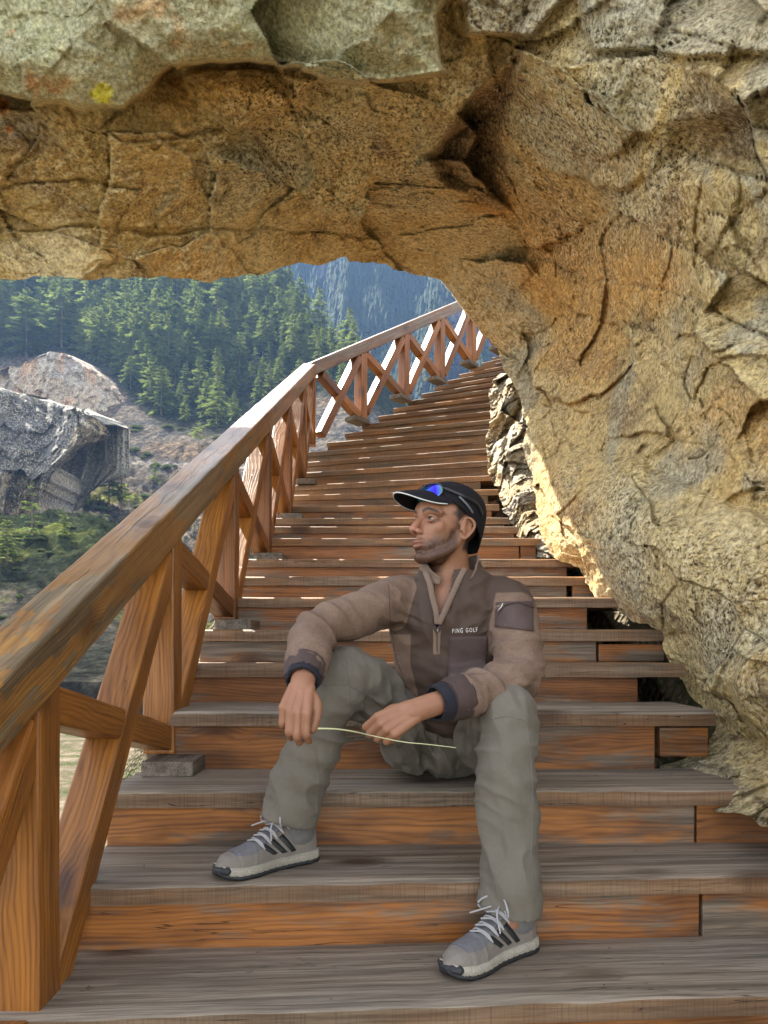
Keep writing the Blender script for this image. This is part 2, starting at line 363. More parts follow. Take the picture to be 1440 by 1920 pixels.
CRACKS = [[(850, 0), (842, 40), (872, 70), (862, 105), (842, 110)], [(1440, 365), (1390, 400), (1350, 440), (1325, 480)], [(1440, 20), (1420, 60), (1400, 105), (1340, 80), (1260, 60)],
          [(475, 250), (500, 290), (540, 330), (540, 370)], [(1262, 1100), (1240, 1130), (1245, 1185), (1262, 1195)], [(985, 700), (1040, 760), (1070, 800), (1050, 850), (985, 870)],
          [(960, 160), (935, 200), (880, 240), (800, 300)], [(0, 345), (140, 330), (260, 350)],
          [(1000, 480), (1100, 520), (1300, 560), (1440, 640)], [(0, 430), (150, 418), (330, 440), (520, 425), (700, 445)], 
          [(222, 207), (180, 240), (230, 262), (330, 250), (410, 240)], [(1380, 1210), (1350, 1290), (1400, 1350), (1440, 1370)]]
crk = np.zeros_like(D)
for i, c in enumerate(CRACKS):
    d = polyd(wx, wy, c); wv = 3.0 + 2.2 * (fbm(B0 * 6 + i * 9, 2) > 0)
    crk = np.maximum(crk, np.exp(-(d / wv) ** 2))
    side = np.exp(-(d / 60) ** 2)
smooth_slab = sstep(-4, 20, sd['slab']); rough = 1 - .8 * smooth_slab
off += .03 * crk + rough * .02 * np.exp(-(slabE / 2.5) ** 2) * (fbm(B0 * 1.7 + 4, 2) > .15)
# strata: bedding planes dip down to the right; blocks are longer along the bedding
bed = np.array([.83, -.35, -.43]); bed = bed / np.linalg.norm(bed)
nrm = np.cross(bed, [0, 1, 0]); nrm = nrm / np.linalg.norm(nrm); third = np.cross(bed, nrm)
def frame(p, sa, sb, sc): return np.stack([(p @ bed) / sa, (p @ nrm) / sb, (p @ third) / sc], -1)
warp = np.stack([fbm(B0 * 1.3, 3), fbm(B0 * 1.3 + 31, 3), fbm(B0 * 1.3 + 77, 3)], -1) * .12
PB = B0 + warp
strat = sstep(100, 420, PY) * sstep(900, 1200, PX + .4 * PY) * .9 + sstep(300, 430, PY) * sstep(1100, 900, PX) * .6
strat = np.clip(strat, 0, 1)
smooth_slab = sstep(-4, 20, sd['slab'])
f1, e1 = facets(frame(PB, 1.6, .7, 1.1), .62, 1, .75, .34)
f2, e2 = facets(frame(PB, 2.0, .55, 1.2), .21, 2, .8, .35)
f3, e3 = facets(frame(PB, 2.4, .6, 1.2), .075, 3, .8, .4)
rough = 1 - .8 * smooth_slab
off += rough * (f1 * .14 + f2 * .15 + f3 * .17)
off += rough * .004 * strat * fbm(frame(PB, .9, .075, .5), 4, .55, True)
off += rough * .013 * fbm(B0 * 3.3, 5, .55) + (.007 + .006 * rough) * fbm(B0 * 16, 4, .6)
off += .012 * smooth_slab * fbm(B0 * 7, 3)
off += rough * .012 * np.exp(-(e1 / .014) ** 2) * (fbm(B0 * 2.3 + 9, 2) > .1)
# fade the relief at the lip a little so that the traced outline holds, but leave it ragged
lipf = .35 + .65 * sstep(0, .035, tt)[None]
D2 = D + off * lipf
V = np.stack([(PX - 720) / FP * D2, D2, (HZ - PY) / FP * D2], -1)
# sideways raggedness of the lip, in metres
rg = np.exp(-(tt / .03) ** 2)[None, :, None] * .022
V += rg * np.stack([fbm(B0 * 5 + 3, 4), 0 * D, fbm(B0 * 5 + 13, 4)], -1)
# ---- colours of the stone, with bounce light painted in on the underside
def mixc(a, b, f): return a * (1 - f[..., None]) + np.array(b) * f[..., None]
C = np.zeros(D.shape + (3,)) + np.array((.42, .315, .155))
n1 = fbm(PB * 1.7 + 5, 4); n2 = fbm(PB * 3.2 + 55, 4); n3 = fbm(frame(PB, .8, .12, .5) + 7, 4)
C = mixc(C, (.44, .285, .105), sstep(.05, .6, n1) * .7)
C = mixc(C, (.28, .255, .20), sstep(.1, .7, n2) * .8)
C = mixc(C, (.46, .36, .21), sstep(.2, .8, n3) * .7)
C = mixc(C, (.17, .11, .06), sstep(.35, .95, -n3 + .25 * n1) * .75)
gran = sstep(200, 60, np.hypot((PX - 1080), (PY - 270)) - 90) + sstep(230, 60, np.hypot((PX - 660) * .8, (PY - 240) * 1.3) - 60) + sstep(20, 90, sd['low']) * .7
C = mixc(C, (.385, .330, .215), np.clip(gran, 0, 1) * sstep(-.5, .3, n2) * .85)
org = np.exp(-(polyd(PX, PY, [(940, 420), (1100, 500), (1270, 540), (1440, 620), (1700, 700)]) / 85) ** 2) + .8 * np.exp(-(np.hypot((PX - 1010), (PY - 950) * .7) / 70) ** 2) + .7 * np.exp(-(polyd(PX, PY, [(1000, 590), (1200, 720), (1440, 800)]) / 80) ** 2)
C = mixc(C, (.47, .255, .070), np.clip(org, 0, 1) * sstep(-.6, .35, n1 + .3 * n3) * .85)
C = mixc(C, (.50, .29, .09), np.exp(-(np.hypot((wx - 450) / 150, (wy - 165) / 50)) ** 2) * .8)
C = mixc(C, (.17, .10, .05), sstep(-4, 14, sd['rec']) * .8)  # darker brown inside the recess outline
C = mixc(C, (.40, .385, .26), smooth_slab * .95)
C = mixc(C, (.32, .33, .19), smooth_slab * sstep(0, .7, n2) * .6)
C = mixc(C, (.40, .38, .29), smooth_slab * sstep(.1, .7, n1) * .5)
rust = smooth_slab * (np.exp(-(np.hypot((wx - 440) / 70, (wy - 85) / 20)) ** 2) + np.exp(-(polyd(wx, wy, [(240, 30), (300, 0), (330, 60), (320, 100)]) / 22) ** 2) * .8 + np.exp(-(polyd(wx, wy, [(60, 150), (130, 185), (120, 160)]) / 18) ** 2)) * sstep(-.3, .3, fbm(B0 * 9, 3))
C = mixc(C, (.42, .18, .06), np.clip(rust, 0, 1) * .8)
C = mixc(C, (.30, .285, .24), sstep(-5, 10, sd['shelf']) * .6)
C = mixc(C, (.26, .25, .22), sstep(-5, 10, sd['slab2']) * .7)
lich = np.hypot(wx - 186, wy - 171) / 22
C = mixc(C, (.50, .47, .03), sstep(1.2, .8, lich + .25 * fbm(B0 * 30, 2)))
lo = np.minimum(np.hypot(wx - 5, wy - 195) / 13, np.hypot(wx - 12, wy - 240) / 9); lo = np.minimum(lo, np.hypot(wx - 18, wy - 58) / 7)
C = mixc(C, (.50, .17, .02), sstep(1.2, .8, lo + .3 * fbm(B0 * 30, 2)))
vein = np.exp(-(polyd(wx, wy, [(1276, 115), (1255, 190), (1225, 260), (1195, 345)]) / 14) ** 2)
C = mixc(C, (.55, .38, .14), vein * .7)
drk = np.exp(-(np.hypot((wx - 40) / 60, (wy - 225) / 35)) ** 2)
C = mixc(C, (.13, .10, .085), drk * .7)
C = mixc(C, (.25, .24, .20), sstep(1330, 1400, PY) * sstep(1450, 1250, PX - .2 * (PY - 1400)) * .8)
C = mixc(C, (.03, .02, .012), crk * .22)
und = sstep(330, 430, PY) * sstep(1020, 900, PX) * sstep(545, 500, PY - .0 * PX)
C = mixc(C, (.52, .43, .27), und * sstep(-.6, .2, n2) * .75)  # pale streaked underside, lightened further in place of bounce light from below
C = C * 1.48 * np.array((1.0, 1.0, .88))
# slab = lichen crust amount kept in a second attribute: x lichen, y granite speckle
AUX = np.stack([smooth_slab, np.clip(gran + .25, 0, 1), strat], -1)
AUX[..., 0] *= 1 - sstep(1.2, .8, lich) - .8 * np.clip(rust, 0, 1) * (lich > 1.2)
# ---- close the body: over the top and down behind to the lip
out = V[:, -1]; lp = V[:, 0]
rt = sstep(820, 980, lip[:, 0])[:, None]
up = np.array((0, 0, 1.)); right = np.array((1., .1, .1))
dirb = up * (1 - rt) + right * rt
back = []
for a, b, c in ((0, .8, .3), (0, 1.4, .3), (1, .75, 3.4), (1, .6, 2.0), (1, .45, 1.1), (1, .3, .5), (1, .16, .16)):
    base = lp if a else out
    gk = (sstep(620, 720, lip[:, 0]) * sstep(915, 880, lip[:, 0]) * sstep(700, 640, lip[:, 1]))[:, None] * a  # extra unseen thickness behind the lip, added to shade the right wall
    yb = b * (1 - rt) + (b * .5) * rt + .65 * gk
    q = base + dirb * c + up * gk * .28; q = q + (0 if a else 1) * rt * np.array([(.35, -3., .7), (3., -3., 1.4)][1 if b > 1 else 0]); q = q + np.concatenate([0 * yb, yb, 0 * yb], 1); q = q + .12 * c * np.stack([fbm(q * 1.2, 3), fbm(q * 1.2 + 9, 3), fbm(q * 1.2 + 19, 3)], -1)
    back.append(q)
back = np.stack(back, 1)
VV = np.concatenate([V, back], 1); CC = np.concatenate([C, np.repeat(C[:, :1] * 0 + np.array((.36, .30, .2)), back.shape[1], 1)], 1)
AA = np.concatenate([AUX, np.zeros(back.shape)], 1)
ns, ntt = VV.shape[:2]
idx = np.arange(ns * ntt).reshape(ns, ntt)
a = idx[:-1, :]; b = idx[1:, :]
Q = np.stack([a, np.roll(a, -1, 1), np.roll(b, -1, 1), b], -1).reshape(-1, 4)
def rock_mat(name, scale=1., speck=1.):
    b = NB(name, .85, .25); p = b.tc.outputs['Object']; c = b.attr('rc'); aux = b.n('SeparateColor'); b.l(b.attr('aux'), aux.inputs[0])
    pw = b.vmath('ADD', p, b.vmath('MULTIPLY', b.vmath('SUBTRACT', b.noise(p, 9 * scale, 3, out=1), (.5, .5, .5)), (.022 / scale, .022 / scale, .022 / scale)))
    sp = b.noise(pw, 62 * scale, 5, .8); sp2 = b.vor(pw, 130 * scale); sp3 = b.noise(pw, 30 * scale, 5, .7)
    dark = b.ramp(sp, [(.43, 1.), (.475, 0.)]); lt = b.ramp(sp, [(.525, 0.), (.57, 1.)])
    amt = b.math('MULTIPLY_ADD', aux.outputs[1], .5, .55)
    amt = b.math('MULTIPLY', amt, b.ramp(b.noise(p, 3.1 * scale, 4, .6), [(.35, .5), (.6, 1.)]), clamp=True)
    c1 = b.mix(b.math('MULTIPLY', dark, amt), c, (.035, .028, .02))
    c1 = b.mix(b.math('MULTIPLY', lt, b.math('MULTIPLY', amt, .75)), c1, (.80, .72, .52))
    med = b.ramp(sp3, [(.3, (.55, .52, .5)), (.5, (1., 1., 1.)), (.7, (1.4, 1.38, 1.3))])
    c1 = b.mix(1., c1, med, 'MULTIPLY')
    # streaks along the bedding
    stv = b.mapping(pw, (5, 7, 26), rot=(0, R(-27), 0)); stn = b.noise(stv, scale, 5, .65)
    c1 = b.mix(b.math('MULTIPLY', b.ramp(stn, [(.30, 1.), (.44, 0.)]), b.math('MULTIPLY_ADD', aux.outputs[2], .5, .2)), c1, (.09, .055, .028))
    c1 = b.mix(b.math('MULTIPLY', b.ramp(stn, [(.58, 0.), (.72, 1.)]), .35), c1, (.58, .43, .22))
    # lichen crust
    li = b.ramp(b.vor(pw, 60 * scale, 'SMOOTH_F1'), [(.2, (.60, .59, .42)), (.6, (.24, .25, .14))])
    c1 = b.mix(b.math('MULTIPLY', aux.outputs[0], b.ramp(b.noise(pw, 22 * scale, 4, .7), [(.35, .1), (.6, .75)])), c1, li)
    b.col(c1)
    h = b.math('ADD', b.math('MULTIPLY', sp3, 1.), b.math('MULTIPLY', b.noise(pw, 14 * scale, 6, .65), 1.5))
    h = b.math('ADD', h, b.math('MULTIPLY', stn, b.math('MULTIPLY_ADD', aux.outputs[2], .6, .1)))
    h = b.math('ADD', h, b.math('MULTIPLY', sp, .3))
    b.bump(h, .9, .026 / scale); return b.m
M['rock'] = rock_mat('arch_rock')
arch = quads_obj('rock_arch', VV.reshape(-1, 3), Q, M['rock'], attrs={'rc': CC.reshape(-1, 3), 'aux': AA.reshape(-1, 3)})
prop(arch, 'huge golden brown granite overhang arching above the wooden staircase', 'rock')

# sunlit boulder beside the upper steps, behind the lip of the arch
BL = np.array([(700, 940, 6.6), (712, 926, 6.5), (745, 921, 6.4), (800, 917, 6.15), (850, 912, 5.95), (885, 914, 5.8), (910, 926, 5.65), (940, 942, 5.4), (965, 952, 5.15), (1000, 966, 4.85), (1040, 985, 4.6)], float)
nu, nv = 110, 240
vv = np.linspace(0, 1, nv); ry = 700 + 345 * vv
U, RY = np.meshgrid(np.linspace(0, 1, nu), ry, indexing='ij')
xl = np.interp(RY, BL[:, 0], BL[:, 1]); dl_ = np.interp(RY, BL[:, 0], BL[:, 2])
Xp = xl + (1090 - xl) * U; Dp = dl_ + .25 * sstep(.25, 0, U) - .10 * U - .12 * np.sin(math.pi * sstep(0, .9, U))
q = np.stack([(Xp - 720) / FP * Dp, Dp, (HZ - RY) / FP * Dp], -1)
g1, h1 = facets(q, .34, 5, 1.1, .5); g2, h2 = facets(q, .12, 6, 1., .5); g3_, _ = facets(q, .05, 8, 1., .4)
Dp = Dp + .55 * g1 + .5 * g2 + .45 * g3_ + .03 * fbm(q * 7, 4) + .05 * np.exp(-(h1 / .012) ** 2) + .10 * np.exp(-(polyd(Xp, RY, [(985, 745), (950, 800), (945, 870), (962, 905)]) / 5) ** 2)
Xp = Xp + 5 * fbm(q * 6 + 4, 4) * (1 - U) + 5 * g1 / .34
F3 = np.stack([(Xp - 720) / FP * Dp, Dp, (HZ - RY) / FP * Dp], -1)
bk = np.stack([F3[0] + np.array((.05, .10, 0)), F3[0] + np.array((.12, .35, -.03)), F3[0] + np.array((.5, 1.4, -.1)), F3[-1] + np.array((.6, 1.4, -.1))], 0)
W3 = np.concatenate([F3[::-1], bk], 0); n_, m_ = W3.shape[:2]; ii = np.arange(n_ * m_).reshape(n_, m_)
a = ii; b = np.roll(ii, -1, 0)
Qb = [np.stack([a[:, :-1], b[:, :-1], b[:, 1:], a[:, 1:]], -1).reshape(-1, 4)]
cb = np.zeros(W3.shape) + np.array((.44, .38, .27)); t1 = fbm(W3 * 3, 4); cb = mixc(cb, (.40, .28, .13), sstep(0, .5, t1) * .8); cb = mixc(cb, (.5, .48, .42), sstep(0, .5, fbm(W3 * 5 + 9, 3)) * .7)
top = [int(i) for i in ii[:, 0]]; botm = [int(i) for i in ii[:, -1]]
bo = quads_obj('boulder', W3.reshape(-1, 3), Qb[0], M['rock'], attrs={'rc': cb.reshape(-1, 3), 'aux': np.zeros((n_ * m_, 3)) + np.array((0, .5, .3))})
prop(bo, 'pale broken boulder in full sun at the right end of the upper steps', 'boulder')
# ============================================================ STAIRCASE
YS = [1884, 1650, 1480, 1333, 1245, 1180, 1119, 1080, 1047, 1008, 986, 970, 947, 924, 903, 878, 857, 838]
DS = [1.50, 1.79, 2.09, 2.42, 2.78, 3.13, 3.48, 3.83, 4.18, 4.53, 4.88, 5.23, 5.58, 5.93, 6.26, 6.58, 6.9, 7.2]
ZS = [(HZ - y) / FP * d for y, d in zip(YS, DS)]
ML = [.075, .06, .02, 0, 0, 0, 0, 0, 0, 0, 0, -.01, -.03, -.11, -.18, -.21, -.235, -.25]     # slope of each front edge in plan
XR = -.66                                   # inner face of the railing
B1 = Vector((-.66, 7.4)); B2 = Vector((.962, 9.53)); UP2 = (B2 - B1)
ZB = (HZ - 835) / FP * 7.4
edges = []                                  # (left point, right point, z)
edges.append((Vector((-.72, 1.16)), Vector((2.0, 1.16)), ZS[0] - .152))
for k, (d, z, m) in enumerate(zip(DS, ZS, ML)):
    xl = -.755; xr = 1.45 if k > 2 else 2.0
    edges.append((Vector((xl, d + m * xl)), Vector((xr, d + m * xr)), z))
zz = ZS[-1]; j = 0
while zz < 5.3:
    zz += .152; j += 1
    s = (zz - ZB) / (.925 * 1.6) + .02
    l = B1 + UP2 * max(s, 0.03) + Vector((-.03, .03)); a = -.27 - .5 * min(1, j / 16)
    edges.append((l, l + Vector((1, a)) * 2.6, zz))
stairs = empty('wooden_staircase', (0, 1.5, edges[0][2]), label='broad wooden staircase of weathered planks climbing under the rock arch', cat='staircase')
WM[stairs.name] = Matrix.Translation(stairs.location)
def prism(name, mat, parent, pts, z, th, bev=.007, seed=0):
    A, Bp = pts[0], pts[1]; x = (Bp - A).normalized(); y = Vector((-x.y, x.x))
    m = Matrix(((x.x, y.x, 0, A.x), (x.y, y.y, 0, A.y), (0, 0, 1, z), (0, 0, 0, 1)))
    loc = [Vector(((p - A).dot(x), (p - A).dot(y), 0)) for p in pts]
    bm = bmesh.new(); n = max(6, int((Bp - A).length / .05)); top = []; bot = []
    # grid strip from the front edge to the back edge
    dep = max(.1, loc[3].y); rows = [0., .0035 / dep, .013 / dep, .030 / dep, .3, .6, 1.]; drop = [bev * 1.5, bev * .85, bev * .25, 0, 0, 0, 0]; grid = []
    for ri, r in enumerate(rows):
        row = []
        for i in range(n + 1):
            u = i / n; f = loc[0].lerp(loc[1], u); bk = loc[3].lerp(loc[2], u); v = f.lerp(bk, r)
            nz = mn.noise(Vector((v.x * 5 + seed * 9.1, v.y * 9, seed))) * .002 + mn.noise(Vector((v.x * 23 + seed * 9.1, v.y * 30, seed))) * .0012
            if r == 0: v.y += mn.noise(Vector((v.x * 11 + seed * 5, 0, 3))) * .003
            row.append(bm.verts.new((v.x, v.y, nz - drop[ri] * (1 + .35 * mn.noise(Vector((v.x * 8, seed, 7)))))))
        grid.append(row)
    low = []
    for row in (grid[0], grid[-1]):
        low.append([bm.verts.new((v.co.x, v.co.y, -th + (mn.noise(Vector((v.co.x * 6, seed, 2))) * .002))) for v in row])
    for r in range(len(rows) - 1):
        for i in range(n): bm.faces.new((grid[r][i], grid[r][i + 1], grid[r + 1][i + 1], grid[r + 1][i]))
    ff = []
    for i in range(n):
        ff.append(bm.faces.new((low[0][i], low[0][i + 1], grid[0][i + 1], grid[0][i])))
        bm.faces.new((grid[-1][i], grid[-1][i + 1], low[1][i + 1], low[1][i]))
        bm.faces.new((low[1][i], low[1][i + 1], low[0][i + 1], low[0][i]))
    bm.faces.new([low[0][0]] + [g[0] for g in grid] + [low[1][0]]); bm.faces.new([low[1][-1]] + [g[-1] for g in reversed(grid)] + [low[0][-1]])
    for f in ff: f.material_index = 1
    bmesh.ops.recalc_face_normals(bm, faces=bm.faces[:])
    es = [e for e in bm.edges if e.verts[0] in grid[0] and e.verts[1] in grid[0]]
    return bm_obj(name, bm, mat, parent, m)
# pieces of each riser: fractions in x where boards end, seen at the right-hand ends of the lower steps
RSP = {0: [(-.755, 2.0)], 1: [(-.755, .765), (.772, 2.0)], 2: [(-.755, .86), (.866, 2.0)], 3: [(-.755, .86), (.875, 1.03)], 4: [(-.755, .925)], 5: [(-.755, .87), (.88, 1.15)],
       6: [(-.755, .925)], 7: [(-.755, .915), (.945, 1.1)], 8: [(-.755, 1.0)], 9: [(-.755, .80), (.808, .9)], 10: [(-.755, .83)], 11: [(-.755, .82)], 12: [(-.755, .78)], 13: [(-.755, .80)], 14: [(-.755, .80)]}
NEND = {3: 1.045, 4: 1.09, 5: 1.16, 6: 1.2, 7: 1.12, 8: 1.06, 9: .93, 10: .85, 11: .86, 12: .83, 13: .86, 14: .86, 15: .9, 16: .93, 17: .97}
TH = .048
for k in range(1, len(edges)):
    A, Bq, z = edges[k]; st = k - 1
    if k + 1 < len(edges): A2, B2_, _ = edges[k + 1]
    else: A2, B2_ = A + Vector((.2, .5)), Bq + Vector((.2, .5))
    A2 = A2 + (A2 - A).normalized() * .03; B2_ = B2_ + (B2_ - Bq).normalized() * .03
    xe = NEND.get(st)
    if xe: Bq = Vector((xe, Bq.y)); B2_ = Vector((xe, B2_.y))
    if st < 4: mats = [M['tread'], M['nose']]
    else: mats = [M['tread_dark'], M['nose'] if st < 9 else M['tread_dark']]
    prism('tread', mats, stairs, [A, Bq, B2_, A2], z, TH, .0065 if st < 6 else .0085, seed=k)
    zl = edges[k - 1][2]
    x = (Bq - A).normalized(); nn = Vector((-x.y, x.x))
    hgt = z - TH - zl
    spans = RSP.get(st, [(A.x, A.x + (Bq - A).length)])
    for i, (xa, xb) in enumerate(spans):
        pa = A + x * (xa - A.x) + nn * .032; pb = A + x * (xb - A.x) + nn * .032
        h2 = hgt + .006; zc = zl + hgt / 2
        if i == 1 and st == 3: h2 = hgt * .68; zc = zl + hgt * .62
        if i == 1 and st == 5: h2 = hgt * .84; zc = zl + hgt * .44
        if h2 < .02: h2 = .02
        board('riser', M['riser'] if st < 13 else M['tread_dark'], stairs, (pa.x, pa.y, zc), (pb.x, pb.y, zc), .032, h2, .004, .0015, seed=k * 3 + i)
# beams that carry the planks
for (xa, ma) in ((-.69, 0), (.15, 0), (.95, 0)):
    board('stringer', M['post'], stairs, (xa, 1.3, edges[0][2] - .34), (xa, 7.35, ZB - .5), .09, .16, .008, .002)
pa = B1 + Vector((.02, .02)); pb = B1 + UP2 * 1.5
board('stringer', M['post'], stairs, (pa.x, pa.y, ZB - .42), (pb.x, pb.y, ZB + .925 * 1.6 * 1.5 - .42), .09, .16, .008, .002)
# ============================================================ RAILING
rail = empty('wooden_railing', (XR, 1.5, ZS[0]), label='timber railing with a thick handrail and crossed braces along the left side of the stairs', cat='railing')
WM[rail.name] = Matrix.Translation(rail.location)
RH = .115; XC = XR - .055
slope1 = (2.72 - (-.068)) / (7.4 - 1.31)
def rtop(d): return -.068 + slope1 * (d - 1.31)
def rz(d): return rtop(d) - RH / 2 / math.cos(math.atan(slope1))
A0 = Vector((XC, .3, rz(.3))); J1 = Vector((XC, 3.72, rz(3.72))); A1 = Vector((XC - .0, 7.42, rz(7.42)))
board('handrail', M['rail'], rail, A0, A1, .118, RH, .006, .002, seed=4)
t0 = (2.72 - RH / 2)
R2a = Vector((B1.x - .03, 7.40, t0 + .005)); R2b = Vector((B1.x - .03 + UP2.x * 1.6, 7.40 + UP2.y * 1.6, t0 + (4.27 - 2.72) * 1.6))
board('handrail', M['rail'], rail, R2a - (R2b - R2a).normalized() * .05, R2b, .118, RH, .006, .002, seed=6)
def beam(name, A, B, W=.1, H=.095, mat='post', jit=.002, bev=.006, seed=0):
    return board(name, M[mat], rail, A, B, W, H, bev, jit, up=Vector((1, 0, 0)) if abs((B - A).normalized().z) > .95 else Vector((0, 0, 1)), seed=seed)
PD = [.47, 1.525, 2.47, 3.47, 4.49, 5.51, 6.53, 7.42]
PST = [-4, -1, 2, 5, 8, 11, 14, 17]
feet = []
def zfoot(k):
    if k >= 0: return ZS[k] + .048
    return edges[0][2] - .30 if k == -1 else edges[0][2] - .62
for d, k in zip(PD, PST):
    zf = zfoot(k) if k < 17 else ZB
    feet.append(zf if k != -1 else edges[0][2] + .048)
    bm = box_bm(rz(d) - RH * .4 - zf, .1, .1, .006, 12, .0025, int(d * 10))
    m = Matrix(((0, 0, 1, XC + .003), (0, 1, 0, d), (1, 0, 0, zf), (0, 0, 0, 1))); m = Matrix(((0, 1, 0, XC + .003), (0, 0, 1, d), (1, 0, 0, zf), (0, 0, 0, 1)))
    bm_obj('post', bm, M['post'], rail, m)
    if 0 <= k < 17:
        board('base_block', M['block'], rail, Vector((XC + .07, d - .17 - .02, zf - .0245)), Vector((XC + .07, d + .062, zf - .0245)), .155, .046, .004, .0015, up=Vector((0, 0, 1)), seed=k)
for i in range(len(PD) - 1):
    d0, d1 = PD[i] + .05, PD[i + 1] - .05; z0, z1 = feet[i], feet[i + 1]
    bt0, bt1 = rz(d0) - RH / 2 - .02, rz(d1) - RH / 2 - .02
    a, b = Vector((XC, d0 - .02, z0 + .05)), Vector((XC, d1 + .02, bt1 - .03))
    beam('brace', a, b, .094, .082, seed=i)
    a2, b2 = Vector((XC + .001, d0 - .02, bt0 - .03)), Vector((XC + .001, d1 + .02, z1 + .05))
    mid = (a + b) / 2; u = (a2 - mid); 
    # the falling brace is halved: two pieces meeting the rising one
    dr = (b2 - a2).normalized(); L1 = b - a; den = (dr.y * L1.z - dr.z * L1.y)
    t = ((a.y - a2.y) * L1.z - (a.z - a2.z) * L1.y) / den; X = a2 + dr * t
    beam('brace', a2, X - dr * .035, .088, .08, seed=i + 20); beam('brace', X + dr * .035, b2, .088, .08, seed=i + 40)
# second run of railing
dirr = Vector((UP2.x, UP2.y, (4.27 - 2.72))); n2 = dirr.length
ss = [0.02, .277, .563, .836, 1.11, 1.39]
def base2(s): return Vector((B1.x - .02 + UP2.x * s, B1.y + .0 + UP2.y * s, ZB + .01 + .925 * 1.6 * s))
def top2(s): return R2a + (R2b - R2a) * (s / 1.6)
ang = math.atan2(UP2.y, UP2.x)
for q, s in enumerate(ss):
    f = base2(s); tp = top2(s); c, s_ = math.cos(ang), math.sin(ang)
    if q:
        bm = box_bm(tp.z - RH * .4 - f.z, .1, .1, .006, 12, .0025, q + 30)
        bm_obj('post', bm, M['post'], rail, Matrix(((0, c, -s_, tp.x), (0, s_, c, tp.y), (1, 0, 0, f.z), (0, 0, 0, 1))))
        uh = Vector((c, s_, 0))
        board('base_block', M['block'], rail, Vector((tp.x, tp.y, f.z - .0245)) - uh * .17, Vector((tp.x, tp.y, f.z - .0245)) + uh * .06, .15, .046, .004, .0015)
for q in range(len(ss) - 1):
    sa, sb = ss[q] + .02, ss[q + 1] - .02
    f0, f1, t0_, t1_ = base2(sa), base2(sb), top2(sa), top2(sb)
    f0.x, f0.y, f1.x, f1.y = t0_.x, t0_.y, t1_.x, t1_.y
    lo = Vector((0, 0, .05)); hi = Vector((0, 0, RH / 2 + .03))
    a, b = f0 + lo, t1_ - hi; a2, b2 = t0_ - hi, f1 + lo
    beam('brace', a, b, .094, .082, seed=q + 60)
    mid = (a + b) / 2; dr = (b2 - a2).normalized(); hd = Vector((UP2.x, UP2.y, 0)).normalized()
    L1 = b - a; ay, az, by, bz = 0, a.z, L1.dot(hd), L1.z; cy = (a2 - a).dot(hd); dy = dr.dot(hd)
    t = ((0 - cy) * bz - (az - a2.z) * by) / (dy * bz - dr.z * by); X = a2 + dr * t
    beam('brace', a2, X - dr * .035, .088, .08, seed=q + 70); beam('brace', X + dr * .035, b2, .088, .08, seed=q + 80)

# grit and splinters lying on the lower treads
r = random.Random(8); gv, gf = [], []
for i in range(90):
    k = r.choice((0, 0, 0, 1, 1, 2, 2, 3)); x = r.uniform(-.72, 1.2); m = ML[k]; y = DS[k] + m * x + r.uniform(.02, .30) ** 1.0; z = ZS[k]
    if y > DS[k + 1] + ML[k + 1] * x: continue
    s_ = r.uniform(.0010, .0028) * (1 if r.random() < .9 else 1.8); n = len(gv); an = r.uniform(0, 3.1); l = r.uniform(1, 3.2)
    c = Vector((x, y, z + s_ * .4)); u = Vector((math.cos(an), math.sin(an), 0)) * s_ * l; v = Vector((-math.sin(an), math.cos(an), 0)) * s_
    gv += [c - u, c - v, c + u, c + v, c + Vector((0, 0, s_ * .8)), c - Vector((0, 0, s_ * .6))]
    for a, b_ in ((0, 1), (1, 2), (2, 3), (3, 0)): gf += [(n + a, n + b_, n + 4), (n + b_, n + a, n + 5)]
b = NB('grit', .9, .2); gn = b.noise(b.tc.outputs['Object'], 8, 2); b.col(b.ramp(gn, [(.4, (.12, .08, .05)), (.62, (.34, .31, .26))])); M['grit'] = b.m
prop(np_obj('grit', gv, gf, M['grit'], smooth=False), 'pale grit and tiny splinters scattered over the lower treads', 'grit', kind='stuff')
# ============================================================ GROUND AROUND THE STAIRS
def stair_line(X, Y):                            # height of the stairs and signed side distance (right positive) at a point
    z1 = np.where(Y < 1.2, -.95, -.70 + .447 * (Y - 1.5)); z1 = np.where(Y < 1.2, np.maximum(-1.5, -.95 + .447 * (Y - 1.2)), z1)
    o1 = X
    u = np.array([UP2.x, UP2.y]) / math.hypot(UP2.x, UP2.y)
    rx, ry = X - (-.66), Y - 7.4
    al = rx * u[0] + ry * u[1]; o2 = rx * u[1] - ry * u[0] - .66
    z2 = ZB + .55 * np.clip(al, 0, 9)
    k = (Y > 7.4) & (al > 0) | (Y > 9)
    k2 = sstep(6.9, 7.9, Y)
    return z1 * (1 - k2) + z2 * k2, o1 * (1 - k2) + o2 * k2
gx = np.concatenate([np.linspace(-70, -5, 60), np.linspace(-4.9, 4.9, 150), np.linspace(5, 60, 50)])
gy = np.concatenate([np.linspace(-60, -2, 50), np.linspace(-1.9, 14, 230), np.linspace(14.2, 60, 70)])
GX, GY = np.meshgrid(gx, gy, indexing='ij')
zs, of = stair_line(GX, GY)
g3 = np.stack([GX, GY, 0 * GX], -1)
near = sstep(-1.5, .5, GY)
GZ = zs - .78 - 1.7 * np.clip(-of - .95, 0, 60) + (3.2 * np.clip(of - 1.15, 0, 1.0)) * near * sstep(6.2, 5.2, GY)
GZ = np.maximum(GZ, -3.2 - .6 * fbm(g3 * .15, 3) - .02 * np.hypot(GX, GY))
GZ = GZ + .10 * fbm(g3 * .9, 4) + .035 * fbm(g3 * 5, 3)
n_, m_ = GX.shape; ii = np.arange(n_ * m_).reshape(n_, m_)
